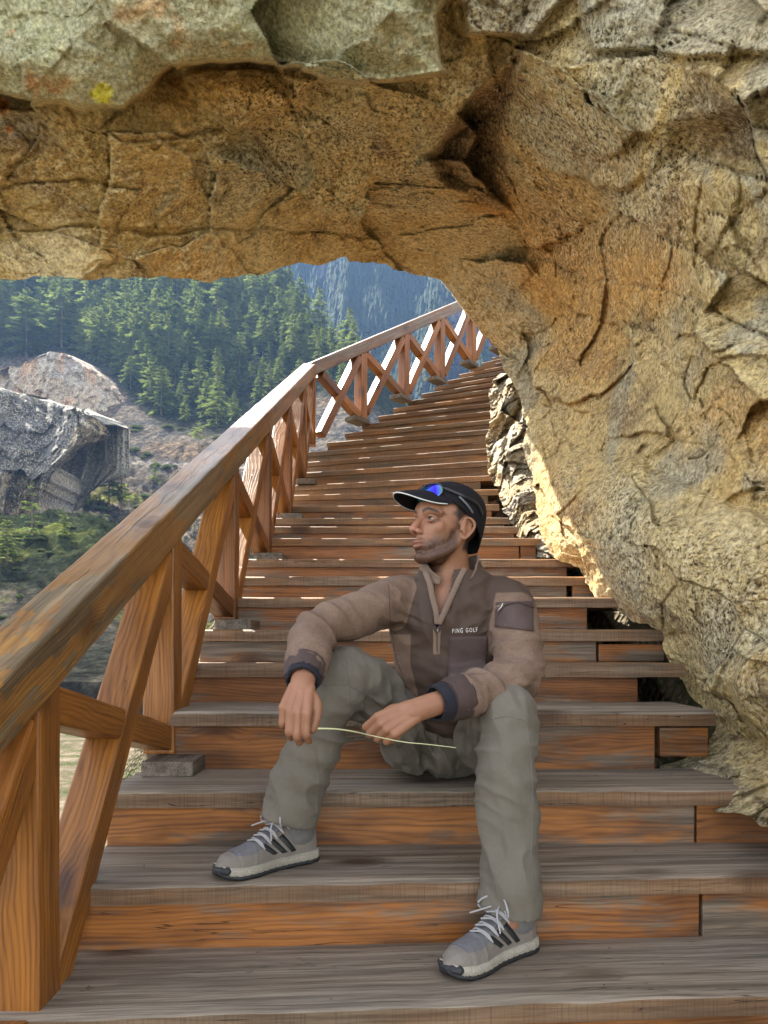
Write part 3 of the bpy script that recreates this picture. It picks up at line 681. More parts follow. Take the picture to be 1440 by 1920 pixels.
Qg = np.stack([ii[:-1, :-1], ii[1:, :-1], ii[1:, 1:], ii[:-1, 1:]], -1).reshape(-1, 4)
b = NB('ground_gravel', 1., 0.); p = b.tc.outputs['Object']
nn_ = b.noise(p, 1.6, 6, .65); st_ = b.vor(p, 24)
c_ = b.ramp(nn_, [(.35, (.05, .07, .025)), (.5, (.12, .10, .07)), (.7, (.21, .18, .13))])
c_ = b.mix(b.ramp(st_, [(.1, .4), (.4, 0.)]), c_, (.30, .27, .22)); b.col(c_); b.bump(b.math('ADD', nn_, st_), .8, .05)
M['ground'] = b.m
prop(quads_obj('ground', np.stack([GX, GY, GZ], -1).reshape(-1, 3), Qg, M['ground']), kind='structure')

# ============================================================ HILLSIDE ACROSS THE VALLEY
RG = np.array([(-2600, 60), (-600, 200), (0, 330), (300, 420), (430, 478), (480, 503), (520, 535), (560, 585), (600, 622), (650, 655), (720, 725), (800, 800), (1000, 950), (2600, 1050)], float)
RD = np.array([(-2600, 430), (0, 420), (450, 330), (560, 280), (650, 240), (900, 210), (2600, 190)], float)
def hill_py(px, D):
    r = np.interp(px, RG[:, 0], RG[:, 1]); dr = np.interp(px, RD[:, 0], RD[:, 1])
    s = (D - 45) / (dr - 45); g = np.where(s < 1, np.clip(s, 0, 1) ** .85, 1 - (s - 1) * .8)
    py = 1290 - (1290 - r) * g
    q = np.stack([(px - 720) / FP * D, D, 0 * D], -1)
    py = py - np.interp(s, [0, .05, .3, .5], [0, 7, 9, 0]) * (fbm(q / 2.6, 4, .6, True))
    amp = np.interp(s, [0, .2, 1, 1.5], [6, 16, 9, 4])
    py = py - 135 * np.exp(-((D - 92) / 26) ** 2) * sstep(330, 170, px)
    gully = np.interp(s, [.0, .3, .6], [.6, 1.2, .35])
    return py - amp * fbm(q / 38, 4) - amp * .55 * gully * fbm(q / 9, 4, .6, True)
hx = np.concatenate([np.linspace(-2600, -150, 60), np.linspace(-140, 960, 420), np.linspace(970, 2600, 40)])
hs_ = np.concatenate([np.linspace(0, 1.02, 300), np.linspace(1.04, 1.5, 14)])
HX, HS = np.meshgrid(hx, hs_, indexing='ij')
DR = np.interp(HX, RD[:, 0], RD[:, 1]); HD = 45 + HS * (DR - 45)
HPY = hill_py(HX, HD)
HV = np.stack([(HX - 720) / FP * HD, HD, (HZ - HPY) / FP * HD], -1)
HV[:, 0, 2] -= 9.; HV[:, 0, :2] *= .96
n_, m_ = HX.shape; ii = np.arange(n_ * m_).reshape(n_, m_)
Qh = np.stack([ii[:-1, :-1], ii[1:, :-1], ii[1:, 1:], ii[:-1, 1:]], -1).reshape(-1, 4)
hc = np.zeros(HD.shape + (3,)) + np.array((.19, .165, .135))
a1 = fbm(HV / 14, 4); a2 = fbm(HV / 5 + 9, 4); a3 = fbm(HV / 30 + 4, 3)
hc = mixc(hc, (.24, .175, .12), sstep(.0, .6, a1) * .7)
hc = mixc(hc, (.10, .10, .10), sstep(.1, .7, a2) * .8)
FOREST = [(-2600, 300), (-100, 700), (0, 668), (60, 660), (120, 655), (200, 690), (250, 740), (310, 790), (400, 810), (450, 780), (560, 720), (700, 760), (900, 900), (2600, 1050), (2600, -500), (-2600, -500)]
fo = sstep(-25, 10, inpoly(HX, HPY, FOREST))
hc = mixc(hc, (.022, .034, .016), np.maximum(fo * .9, sstep(.05, .5, a3 + .4 * a2) * sstep(860, 900, HPY) * .9))
hc = mixc(hc, (.19, .22, .05), sstep(.25, .6, a1 - .3 * a2) * sstep(880, 930, HPY) * .75)
hc = mixc(hc, (.045, .060, .028), np.exp(-((HD - 92) / 26) ** 2) * sstep(330, 170, HX) * sstep(-.5, .2, a2) * .85)
hc = mixc(hc, (.045, .047, .038), sstep(.16, .02, HS) * (.75 + .25 * a2)); road = np.exp(-((HPY - (858 + .04 * HX)) / 5) ** 2) * (HX > 200)
hc = mixc(hc, (.42, .38, .33), road * .8)
b = NB('hillside_rock', 1., 0.); p = b.tc.outputs['Object']
c_ = b.attr('rc'); z1_ = b.noise(p, .75, 8, .8); z2_ = b.vor(p, .32)
c_ = b.mix(1., c_, b.ramp(z1_, [(.32, (.22, .22, .24)), (.5, (.9, .9, .9)), (.68, (2.6, 2.5, 2.3))]), 'MULTIPLY')
c_ = b.mix(b.ramp(z2_, [(.0, .5), (.25, 0.)]), c_, (.03, .04, .03))
b.col(c_); b.bump(b.math('ADD', b.math('MULTIPLY', z1_, 1.5), z2_), 1., 2.2); M['hill'] = b.m
prop(quads_obj('hillside', HV.reshape(-1, 3), Qh, M['hill'], attrs={'rc': hc.reshape(-1, 3)}), kind='structure')
def hill_at(px, py):
    dr = float(np.interp(px, RD[:, 0], RD[:, 1])); d = np.linspace(50, dr * 1.0, 400)
    q = hill_py(np.full(400, float(px)), d); k = np.argmax(q <= py) if (q <= py).any() else 399
    D = d[k]; return Vector(((px - 720) / FP * D, D, (HZ - q[k]) / FP * D)), D
# far mountain, blue with air
MG = np.array([(-2600, 350), (-200, 400), (300, 430), (450, 380), (700, 330), (1000, 300), (2600, 350)], float)
mx = np.linspace(-2600, 2600, 60); mx = np.concatenate([mx[mx < 300], np.linspace(300, 1000, 260), mx[mx > 1000]]); ms = np.linspace(0, 1.1, 190)
MX, MS = np.meshgrid(mx, ms, indexing='ij')
MD = 420 + MS * 380; mr = np.interp(MX, MG[:, 0], MG[:, 1])
q = np.stack([(MX - 720) / FP * MD, MD, 0 * MD], -1)
ribs = fbm(np.stack([q[..., 0] / 60, q[..., 1] / 260, q[..., 2]], -1), 4, .55, True)
MPY = 960 - (960 - mr) * MS ** .8 - 34 * ribs - 10 * fbm(q / 22, 4, .6, True)
# a nearer spur on the right of the view
MD = MD - 40 * sstep(790, 850, MX + .25 * (MPY - 500)) - 25 * ribs
MV = np.stack([(MX - 720) / FP * MD, MD, (HZ - MPY) / FP * MD], -1)
n_, m_ = MX.shape; ii = np.arange(n_ * m_).reshape(n_, m_)
Qm = np.stack([ii[:-1, :-1], ii[1:, :-1], ii[1:, 1:], ii[:-1, 1:]], -1).reshape(-1, 4)
mc = np.zeros(MD.shape + (3,)) + np.array((.032, .034, .040)); k1 = fbm(MV / 40, 4); k2 = fbm(MV / 12 + 8, 4)
mc = mixc(mc, (.050, .042, .042), sstep(.1, .6, k2) * .7)
fm = sstep(-.25, .10, k1 + .35 * k2)
mc = mixc(mc, (.014, .024, .014), fm * .9)
b = NB('mountain_rock', 1., 0.); p = b.tc.outputs['Object']; z1_ = b.noise(p, .16, 7, .75); c_ = b.mix(1., b.attr('rc'), b.ramp(z1_, [(.35, (.35, .35, .36)), (.65, (1.5, 1.45, 1.4))]), 'MULTIPLY'); b.col(c_); b.bump(z1_, .6, 4.); M['far_rock'] = b.m
prop(quads_obj('mountain', MV.reshape(-1, 3), Qm, M['far_rock'], attrs={'rc': mc.reshape(-1, 3)}), kind='structure')
ok = (fm > .5) & (MX > 380) & (MX < 960) & (MPY > 440) & (MPY < 900)
cand = MV[ok]; rs = np.random.default_rng(3); cand = cand[rs.choice(len(cand), min(6500, len(cand)), replace=False)]
tv = []; tf = []
for i, c in enumerate(cand):                    # far-off wood: many small ragged conifers in one mesh
    h = rs.uniform(8, 17); r0 = h * rs.uniform(.16, .24); a0 = rs.uniform(0, 6.28)
    for (zb, zt, rr) in ((.08, .6, 1.), (.35, .82, .72), (.6, 1., .45)):
        k = len(tv)
        for j in range(6): tv.append(c + np.array([math.cos(a0 + j * 1.047) * r0 * rr * rs.uniform(.7, 1.2), math.sin(a0 + j * 1.047) * r0 * rr * rs.uniform(.7, 1.2), h * zb + rs.uniform(-.04, .04) * h]))
        tv.append(c + np.array([0, 0, h * zt]))
        for j in range(6): tf.append((k + j, k + (j + 1) % 6, k + 6))
def leafmat(name, c1, c2, tr=.25):
    b = NB(name, .85, .05); oi = b.n('ObjectInfo'); n = b.noise(b.tc.outputs['Object'], .8, 3)
    c = b.mix(b.math('ADD', b.math('MULTIPLY', n, .45), b.math('MULTIPLY', oi.outputs['Random'], .55)), c1, c2)
    b.col(c); t = b.n('BsdfTranslucent'); b.l(b.mix(.5, c, (.16, .2, .04)), t.inputs['Color']); mx_ = b.n('MixShader'); mx_.inputs[0].default_value = tr
    o = b.t.nodes['Material Output']; b.l(b.b.outputs[0], mx_.inputs[1]); b.l(t.outputs[0], mx_.inputs[2]); b.l(mx_.outputs[0], o.inputs[0]); return b.m
M['far_leaf'] = leafmat('far_needles', (.012, .026, .018), (.045, .062, .030), .3)
M['leaf'] = leafmat('needles', (.028, .062, .026), (.26, .31, .09), .55)
M['leaf_y'] = leafmat('young_needles', (.12, .19, .05), (.20, .26, .07), .4)
M['bush'] = leafmat('shrub_leaves', (.035, .055, .02), (.10, .12, .045), .3)
M['bark'] = NB('bark', .9).col((.11, .075, .05)).m
prop(quads_obj('distant_wood', np.array(tv), np.array(tf), M['far_leaf'], smooth=False), 'dark conifer wood clinging to the hazy blue mountain in the distance', 'forest', kind='stuff')
# ---------------- cliffs
M['cliff'] = rock_mat('cliff_rock', .05)
def cliff(name, top, bot, Dm, bulge, label, colf, seed, px0, px1, N=260, Mv=150, backd=26, name_end=False):
    top = np.array(top, float); bot = np.array(bot, float)
    u = np.linspace(px0, px1, N); v = np.linspace(0, 1, Mv)
    U, Vv = np.meshgrid(u, v, indexing='ij')
    yt = np.interp(U, top[:, 0], top[:, 1]); yb = np.interp(U, bot[:, 0], bot[:, 1])
    D = Dm(U, Vv); q = np.stack([(U - 720) / FP * D, D, (HZ - (yb + (yt - yb) * Vv)) / FP * D], -1)
    f1, e1 = facets(q * np.array((1, .6, .45)), 7, seed, .9, .4); f2, e2 = facets(q * np.array((1, .6, .4)), 2.4, seed + 1, .9, .4)
    D = D + bulge * (.55 * f1 + .6 * f2) + 1.1 * fbm(q / 3.2 * np.array((1.6, 1, .35)), 4, .6, True) * bulge
    Y = yb + (yt - yb) * Vv + 3 * fbm(q / 2.2, 3)
    if name_end: ee = sstep(.35, 1, (U - px0) / (px1 - px0)); U = U - ee * (78 * sstep(.80, .1, Vv) + 16 * sstep(.88, 1, Vv))
    U = U + 16 * sstep(.6, 1, (U - px0) / (px1 - px0)) * fbm(np.stack([Vv * 5, Vv * 0 + seed, Vv * 0], -1), 3)
    Vx = np.stack([(U - 720) / FP * D, D, (HZ - Y) / FP * D], -1)
    ne = 10; Vx[-ne:] = Vx[-ne - 1][None] * (1 + np.linspace(.3, 14, ne)[:, None, None] / 125) + np.linspace(0, -4, ne)[:, None, None] * np.array((1, 0, 0)) + .15 * np.stack([fbm(Vx[-ne:] / 1.5 + np.arange(ne)[:, None, None], 3)] * 3, -1)
    bk = [Vx[:, -1] + np.array((0, k, k * .18)) for k in (2., 7., backd)] + [Vx[:, -1] + np.array((0, backd, -6.))] + [Vx[:, 0] + np.array((0, backd, 0.))]
    bk = np.stack(bk, 1); bk += .5 * np.stack([0 * bk[..., 0], 0 * bk[..., 0], fbm(bk / 3, 3)], -1) * np.array([1, 1, 1, 0, 0])[None, :, None]
    VV = np.concatenate([Vx, bk], 1); n, m = VV.shape[:2]; ii = np.arange(n * m).reshape(n, m)
    a = ii[:-1]; b_ = ii[1:]; Qs = np.stack([a, b_, np.roll(b_, -1, 1), np.roll(a, -1, 1)], -1).reshape(-1, 4)
    c = colf(q, U, Vv); cc = np.concatenate([c, np.repeat(c[:, -1:], bk.shape[1], 1)], 1)
    aux = np.zeros(VV.shape) + np.array((0, .4, .8))
    return prop(quads_obj(name, VV.reshape(-1, 3), Qs, M['cliff'], attrs={'rc': cc.reshape(-1, 3), 'aux': aux.reshape(-1, 3)}), label, 'cliff')
def c_tan(q, U, Vv):
    c = np.zeros(U.shape + (3,)) + np.array((.42, .33, .24)); n = fbm(q / 6 * np.array((1.4, 1, .5)), 4); k = fbm(q / 10 + 30, 3)
    c = mixc(c, (.34, .30, .27), sstep(0, .5, k) * .8); c = mixc(c, (.46, .25, .12), sstep(.15, .6, n) * .7); c = mixc(c, (.52, .48, .40), sstep(.2, .7, -n) * .6)
    c = mixc(c, (.45, .18, .08), np.exp(-(np.hypot(U - 62, (Vv - .35) * 90) / 18) ** 2) * .8); return c
cliff('cliff', [(-500, 720), (-60, 690), (0, 694), (40, 684), (70, 668), (95, 660), (125, 664), (160, 685), (200, 712), (250, 765), (300, 800), (345, 832)],
      [(-500, 850), (345, 850)], lambda U, V: 205 + V * 16 + .03 * U, .8, 'tan and rust coloured quarried cliff face below the dark conifers on the left', c_tan, 11, -300, 340)
def c_grey(q, U, Vv):
    c = np.zeros(U.shape + (3,)) + np.array((.46, .36, .24)); n = fbm(q / 2.6 * np.array((2.2, 1, .35)), 4); k = fbm(q / 5 + 30, 3)
    c = mixc(c, (.42, .25, .12), sstep(.0, .5, n) * .6); c = mixc(c, (.44, .40, .33), sstep(.1, .6, -n) * .7); c = mixc(c, (.05, .042, .035), sstep(.2, .5, n - .4 * k) * .9); s_ = fbm(q / 1.1 * np.array((3, 1, .18)), 3); c = mixc(c, (.10, .08, .06), sstep(.15, .5, s_) * .7)
    g = sstep(-.06, .06, Vv - np.interp(U, [-300, 0, 90, 140, 170, 215], [.3, .42, .30, .72, .95, .97]) + .12 * k)
    c = mixc(c, (.13, .133, .14), g * .95); c = mixc(c, (.19, .192, .195), g * sstep(.1, .5, n)); c = mixc(c, (.10, .10, .11), g * sstep(.25, .5, -n) * .9)
    c = mixc(c, (.50, .48, .42), sstep(.955, .985, Vv) * .8); return c * .72
def d_grey(U, V):
    e = np.interp(U, [-300, 0, 90, 140, 170, 215], [.3, .42, .30, .72, .95, .97])
    return 118 + .02 * U + 7 * np.abs(V - e) * (V < e) + 16 * np.clip(V - e, 0, 1) + 5 * sstep(180, 220, U)
cliff('cliff', [(-500, 700), (0, 726), (40, 737), (90, 752), (130, 760), (165, 767), (190, 781), (203, 800), (210, 822), (216, 850)],
      [(-500, 1010), (0, 1005), (60, 1000), (85, 1000), (130, 985), (150, 930), (190, 884), (205, 874), (216, 868)], d_grey, .75, 'grey topped cliff jutting over pale streaked rock at the left edge', c_grey, 31, -300, 216, backd=14, name_end=True)
# ---------------- trees
def conifer(seed, H=10., wid=.24, nw=17, flat=0., sparse=0., base=.1, top=0.):
    r = random.Random(seed); V_, F_ = [], []
    def tri(a, b, c): k = len(V_); V_.extend((a, b, c)); F_.append((k, k + 1, k + 2))
    for w_ in range(nw):
        t = (w_ + r.uniform(-.3, .3)) / (nw - 1); t = min(max(t, 0), 1)
        z = H * (base + (1 - base) * t); prof = (1 - t) ** .75 * (.72 + .28 * min(1, t * 6)) if not flat else (1 - t ** 2.2) * (.55 + .45 * min(1, t * 3))
        for k in range(r.randint(6, 9) if not sparse else r.randint(3, 6)):
            if r.random() < sparse: continue
            az = r.uniform(0, 6.283); Lb = H * wid * prof * r.uniform(.55, 1.2) + H * .018
            dz = -.22 + .5 * t + r.uniform(-.12, .12); d = Vector((math.cos(az), math.sin(az), dz)).normalized(); sdv = Vector((-math.sin(az), math.cos(az), r.uniform(-.25, .25)))
            o = Vector((0, 0, z)); nf = max(4, int(Lb / (H * .022)))
            for i in range(nf):
                s = .18 + .82 * i / nf; q = o + d * (Lb * s) + Vector((0, 0, -.10 * Lb * s * s)); wl = Lb * .30 * (1.15 - s) + H * .012
                for sg in (-1, 1):
                    e = q + sdv * (sg * wl * r.uniform(.6, 1.2)) + d * (wl * .7) + Vector((0, 0, r.uniform(-.35, .2) * wl))
                    tri(q - d * H * .012 + Vector((0, 0, H * .006)), e, q + d * H * .018 - Vector((0, 0, H * .010 * r.random())))
            tip = o + d * Lb * 1.08; tri(tip, o + d * Lb * .6 + sdv * H * .012, o + d * Lb * .6 - sdv * H * .012)
    tv, tf = [], []
    for i in range(6):
        z = H * i / 5 * (.99 if not flat else .9); rr = H * .017 * (1 - i / 5.3)
        for j in range(6): tv.append((rr * math.cos(j * 1.047), rr * math.sin(j * 1.047), z - .03 * H * (i == 0)))
    for i in range(5):
        for j in range(6): tf.append((i * 6 + j, i * 6 + (j + 1) % 6, i * 6 + 6 + (j + 1) % 6, i * 6 + 6 + j))
    return (V_, F_), (tv, tf)
class TreeKind:
    def __init__(s, name, mat, *a, **k):
        (v, f), (tv, tf) = conifer(*a, **k); s.name = name
        s.c = bpy.data.meshes.new('crown'); s.c.from_pydata([tuple(x) for x in v], [], f); s.c.materials.append(M[mat])
        s.t = bpy.data.meshes.new('trunk'); s.t.from_pydata(tv, [], tf); s.t.materials.append(M['bark'])
    def put(s, loc, h, rz, label, group=None, sx=1.):
        root = bpy.data.objects.new(s.name, None); COL.objects.link(root); root.location = loc; root.rotation_euler = (0, 0, rz); root.scale = (h / 10 * sx, h / 10 * sx, h / 10)
        for nm, me in (('crown', s.c), ('trunk', s.t)):
            o = bpy.data.objects.new(nm, me); COL.objects.link(o); o.parent = root
        return prop(root, label, 'tree', group)
K = [TreeKind('conifer', 'leaf', 1, wid=.30), TreeKind('conifer', 'leaf', 2, wid=.25, nw=19), TreeKind('conifer', 'leaf', 3, wid=.36, nw=15), TreeKind('conifer', 'leaf', 4, wid=.32, nw=16, flat=1), TreeKind('conifer', 'leaf', 5, wid=.27, nw=18, sparse=.2)]
BROAD = TreeKind('conifer', 'leaf', 8, wid=.42, nw=17, flat=1, base=.12); YOUNG = TreeKind('young_pine', 'leaf_y', 9, wid=.36, nw=9, sparse=.15, base=.08)
THIN = TreeKind('slender_pine', 'leaf', 12, wid=.17, nw=18, sparse=.12, base=.22); YEL = TreeKind('conifer', 'leaf_y', 14, wid=.26, nw=15); FLAT = TreeKind('pine', 'leaf', 16, wid=.45, nw=8, flat=1, sparse=.1, base=.45)
pts = []; r = random.Random(5); tries = 0
while len(pts) < 292 and tries < 60000:
    tries += 1; x = r.uniform(-40, 680); y = r.uniform(560, 830)
    if float(inpoly(np.array([x]), np.array([y]), FOREST)[0]) < 2: continue
    if y < np.interp(x, RG[:, 0], RG[:, 1]) + 4: continue
    sp = 15.5 + 7 * max(0, (y - 560) / 150)
    if y > 705: sp *= 1.15
    if any((x - a) ** 2 + ((y - b_) * 1.35) ** 2 < sp * sp for a, b_ in pts): continue
    if (x - 50) ** 2 + ((y - 668)) ** 2 < 42 ** 2: continue
    pts.append((x, y))
for i, (x, y) in enumerate(pts):
    loc, D = hill_at(x, y); hp = r.uniform(58, 128) * (1 if x < 420 else .72) * (.8 if y > 710 else 1)
    k = K[r.choice((0, 0, 1, 1, 2, 3, 4))]
    k.put(loc - Vector((0, 0, .6)), hp * D / FP, r.uniform(0, 6.28), 'dark green conifer in the dense forest on the slope across the valley', 'conifers of the hillside forest')
def one(kind, x, y, hp, label, sx=1., D=None):
    if D is None: loc, D = hill_at(x, y)
    else: loc = P(x, y, D)
    kind.put(loc - Vector((0, 0, .3)), hp * D / FP, x, label, sx=sx)
one(BROAD, 50, 672, 132, 'broad spreading conifer standing at the rim of the tan cliff')
one(YOUNG, 60, 1005, 105, 'bright young pine with tiered branches below the grey cliff')
one(THIN, 205, 955, 125, 'tall bare slender pine right of the grey cliff'); one(THIN, 228, 960, 105, 'shorter slender pine beside the tall bare one', 1.5)
one(YEL, 237, 682, 62, 'pale yellow green conifer sunlit at the lower edge of the forest'); one(YEL, 372, 722, 44, 'small yellow green tree on the slope, right of the quarried cliff', .8)
one(FLAT, 373, 842, 52, 'lone flat topped pine beside the track above the handrail'); one(K[2], 20, 960, 90, 'dark bushy conifer at the left edge below the grey cliff', 1.3)
one(K[3], 12, 1060, 85, 'bushy conifer low at the left edge, in front of the scree', 1.2); one(K[0], 120, 1010, 60, 'small conifer on the scree right of the bright young pine'); one(K[4], 290, 905, 50, 'small conifer on the rocky slope just above the handrail', 1.1)
one(K[1], 440, 790, 60, 'small conifer just above the sunlit top of the handrail')
# shrubs on the scree
def shrub_mesh(seed):
    r = random.Random(seed); v, f = [], []
    for k in range(420):
        d = Vector((r.gauss(0, 1), r.gauss(0, 1), abs(r.gauss(0, .8)))).normalized() * r.uniform(.55, 1.) * (.8 + .3 * mn.noise(Vector((k * .1, seed, 0)))); d.z *= .8
        q = Vector((r.gauss(0, 1), r.gauss(0, 1), r.gauss(0, 1))).normalized() * .11; e = q.cross(d).normalized() * .09; n = len(v); v += [d - q, d + e, d + q, d - e]; f.append((n, n + 1, n + 2, n + 3))
    me = bpy.data.meshes.new('shrub'); me.from_pydata([tuple(x) for x in v], [], f); me.materials.append(M['bush']); return me
SH = [shrub_mesh(i) for i in range(3)]
r = random.Random(11)
for i in range(150):
    x = r.uniform(0, 420); y = r.uniform(870, 1190) if i < 120 else r.uniform(800, 900)
    if y < 915 and x < 225: continue
    if y > 1290 - x * 1.0: continue
    loc, D = hill_at(x, y); o = bpy.data.objects.new('shrub', SH[i % 3]); COL.objects.link(o); s = r.uniform(5, 14) * D / FP
    o.location = loc; o.scale = (s * r.uniform(.8, 1.6), s, s * r.uniform(.6, 1.)); o.rotation_euler = (0, 0, r.uniform(0, 6))
    prop(o, 'low green shrub growing on the rocky scree slope across the valley', 'shrub', 'shrubs on the scree')
# air
hb = box_bm(1, 1, 1, 0); hz = bm_obj('haze', hb, [], None)
hz.location = (-900, 400, 190); hz.scale = (1800, 1300, 640); prop(hz, 'thin bluish summer haze hanging across the valley', 'haze', kind='stuff')
hm = bpy.data.materials.new('haze'); hm.use_nodes = True; t = hm.node_tree
t.nodes.remove(t.nodes['Principled BSDF']); pv = t.nodes.new('ShaderNodeVolumePrincipled'); pv.inputs['Color'].default_value = (.32, .55, 1, 1); pv.inputs['Density'].default_value = .00017; pv.inputs['Anisotropy'].default_value = .2
t.links.new(pv.outputs[0], t.nodes['Material Output'].inputs['Volume']); hz.data.materials.append(hm)
# ============================================================ THE MAN ON THE STEPS
def V3(*a): return np.array(a, float)
def crm(pts, n):                                 # resample a polyline (rows of any width) with a Catmull-Rom spline
    p = np.array(pts, float); p = np.vstack([2 * p[0] - p[1], p, 2 * p[-1] - p[-2]]); out = []
    for i in range(1, len(p) - 2):
        for t in np.linspace(0, 1, n, endpoint=False):
            out.append(.5 * (2 * p[i] + (p[i + 1] - p[i - 1]) * t + (2 * p[i - 1] - 5 * p[i] + 4 * p[i + 1] - p[i + 2]) * t * t + (3 * p[i] - p[i - 1] - 3 * p[i + 1] + p[i + 2]) * t ** 3))
    out.append(p[-2]); return np.array(out)
def tube(pts, ref=(0, 0, 1), seg=20, n=5, round_ends=True, caps=True):
    """pts rows: x y z a b; a = half width sideways, b = half height along ref"""
    q = crm([tuple(r) if len(r) == 5 else (*r, r[3]) for r in pts], n); c = q[:, :3]; ab = np.maximum(q[:, 3:], 1e-4)
    if round_ends:
        ex = []
        for e, s in ((0, -1), (-1, 1)):
            t = c[1] - c[0] if e == 0 else c[-1] - c[-2]; t = t / np.linalg.norm(t); r = ab[e].mean() * .8
            ex.append([(c[e] + s * t * r * math.sin(k), ab[e] * math.cos(k)) for k in (.45, .85, 1.2, 1.5)])
        c = np.vstack([[x[0] for x in reversed(ex[0])], c, [x[0] for x in ex[1]]]); ab = np.vstack([[x[1] for x in reversed(ex[0])], ab, [x[1] for x in ex[1]]])
    T = np.gradient(c, axis=0); T /= np.linalg.norm(T, axis=1)[:, None] + 1e-12
    up = np.array(ref, float); Vs = []
    ang = np.linspace(0, 2 * math.pi, seg, endpoint=False)
    for i in range(len(c)):
        u = up - T[i] * (up @ T[i])
        if np.linalg.norm(u) < .05: u = prevu - T[i] * (prevu @ T[i])
        u /= np.linalg.norm(u); prevu = u; s = np.cross(T[i], u)
        Vs.append(c[i] + np.outer(np.cos(ang), s) * ab[i, 0] + np.outer(np.sin(ang), u) * ab[i, 1])
    N = len(c); Vv = np.vstack(Vs); F = []
    for i in range(N - 1):
        for j in range(seg): F.append((i * seg + j, i * seg + (j + 1) % seg, (i + 1) * seg + (j + 1) % seg, (i + 1) * seg + j))
    if caps: F.append(tuple(range(seg))[::-1]); F.append(tuple((N - 1) * seg + j for j in range(seg)))
    return Vv, F
def ell(c, r, rot=None, nu=20, nv=14):
    th = np.linspace(0, math.pi, nv)[1:-1]; ph = np.linspace(0, 2 * math.pi, nu, endpoint=False)
    v = [(0, 0, 1)] + [(math.sin(t) * math.cos(p), math.sin(t) * math.sin(p), math.cos(t)) for t in th for p in ph] + [(0, 0, -1)]
    v = np.array(v) * np.array(r); v = v @ (np.array(rot).T if rot is not None else np.eye(3)) + np.array(c); F = []
    for j in range(nu): F.append((0, 1 + j, 1 + (j + 1) % nu)); F.append((len(v) - 1, 1 + (nv - 3) * nu + (j + 1) % nu, 1 + (nv - 3) * nu + j))
    for i in range(nv - 3):
        for j in range(nu): F.append((1 + i * nu + j, 1 + (i + 1) * nu + j, 1 + (i + 1) * nu + (j + 1) % nu, 1 + i * nu + (j + 1) % nu))
    return v, F
def join(parts):
    Vs, Fs, k = [], [], 0
    for v, f in parts: Vs.append(v); Fs += [tuple(i + k for i in x) for x in f]; k += len(v)
    return np.vstack(Vs), Fs
def fuse(parts, voxel, smooth=4, fac=.5):        # one continuous surface from overlapping closed pieces
    v, f = join(parts); me = bpy.data.meshes.new('t'); me.from_pydata([tuple(x) for x in v], [], f)
    bm = bmesh.new(); bm.from_mesh(me); bmesh.ops.recalc_face_normals(bm, faces=bm.faces[:]); bm.to_mesh(me); bm.free()
    o = bpy.data.objects.new('t', me); COL.objects.link(o)
    md = o.modifiers.new('r', 'REMESH'); md.mode = 'VOXEL'; md.voxel_size = voxel; md.adaptivity = 0
    if smooth: ms_ = o.modifiers.new('s', 'SMOOTH'); ms_.factor = fac; ms_.iterations = smooth
    dg = bpy.context.evaluated_depsgraph_get(); m2 = bpy.data.meshes.new_from_object(o.evaluated_get(dg))
    n = len(m2.vertices); co = np.empty(n * 3, np.float32); m2.vertices.foreach_get('co', co); no = np.empty(n * 3, np.float32); m2.vertices.foreach_get('normal', no)
    Fq = [tuple(p.vertices) for p in m2.polygons]; Fq = np.array([q if len(q) == 4 else q + (q[2],) for q in Fq], np.int32) if all(len(q) == 4 for q in Fq) else Fq
    bpy.data.objects.remove(o); bpy.data.meshes.remove(m2); bpy.data.meshes.remove(me)
    return co.reshape(-1, 3).astype(float), no.reshape(-1, 3).astype(float), Fq
def bvh(Vv, F): return BVHTree.FromPolygons([tuple(x) for x in Vv], [tuple(int(i) for i in f) for f in F])
def gauss(p, c, s): s = np.array(s) if np.ndim(s) else np.full(3, s); return np.exp(-(((p - np.array(c)) / s) ** 2).sum(-1))
# --- skeleton in metres
SEAT = ZS[2]
HIPR, HIPL = V3(.28, 2.27, SEAT + .10), V3(.10, 2.27, SEAT + .10)
KNR, KNL = V3(.296, 1.86, -.168), V3(-.0975, 1.95, -.078)
ANR, ANL = V3(.282, 1.745, ZS[0] + .085), V3(-.232, 1.95, ZS[1] + .085)
HC = V3(.169, 2.10, .3265)
yaw, pit = R(57), R(7)
hf = V3(-math.sin(yaw), -math.cos(yaw), 0); hl = V3(math.cos(yaw), -math.sin(yaw), 0); hu = V3(0, 0, 1)
hf, hu = hf * math.cos(pit) + hu * math.sin(pit), hu * math.cos(pit) - hf * math.sin(pit)
HM = np.stack([hl, hf, hu], 1)                   # columns: person's left, forward, up
def hw(v): return np.asarray(v) @ HM.T + HC
def hloc(v): return (v - HC) @ HM
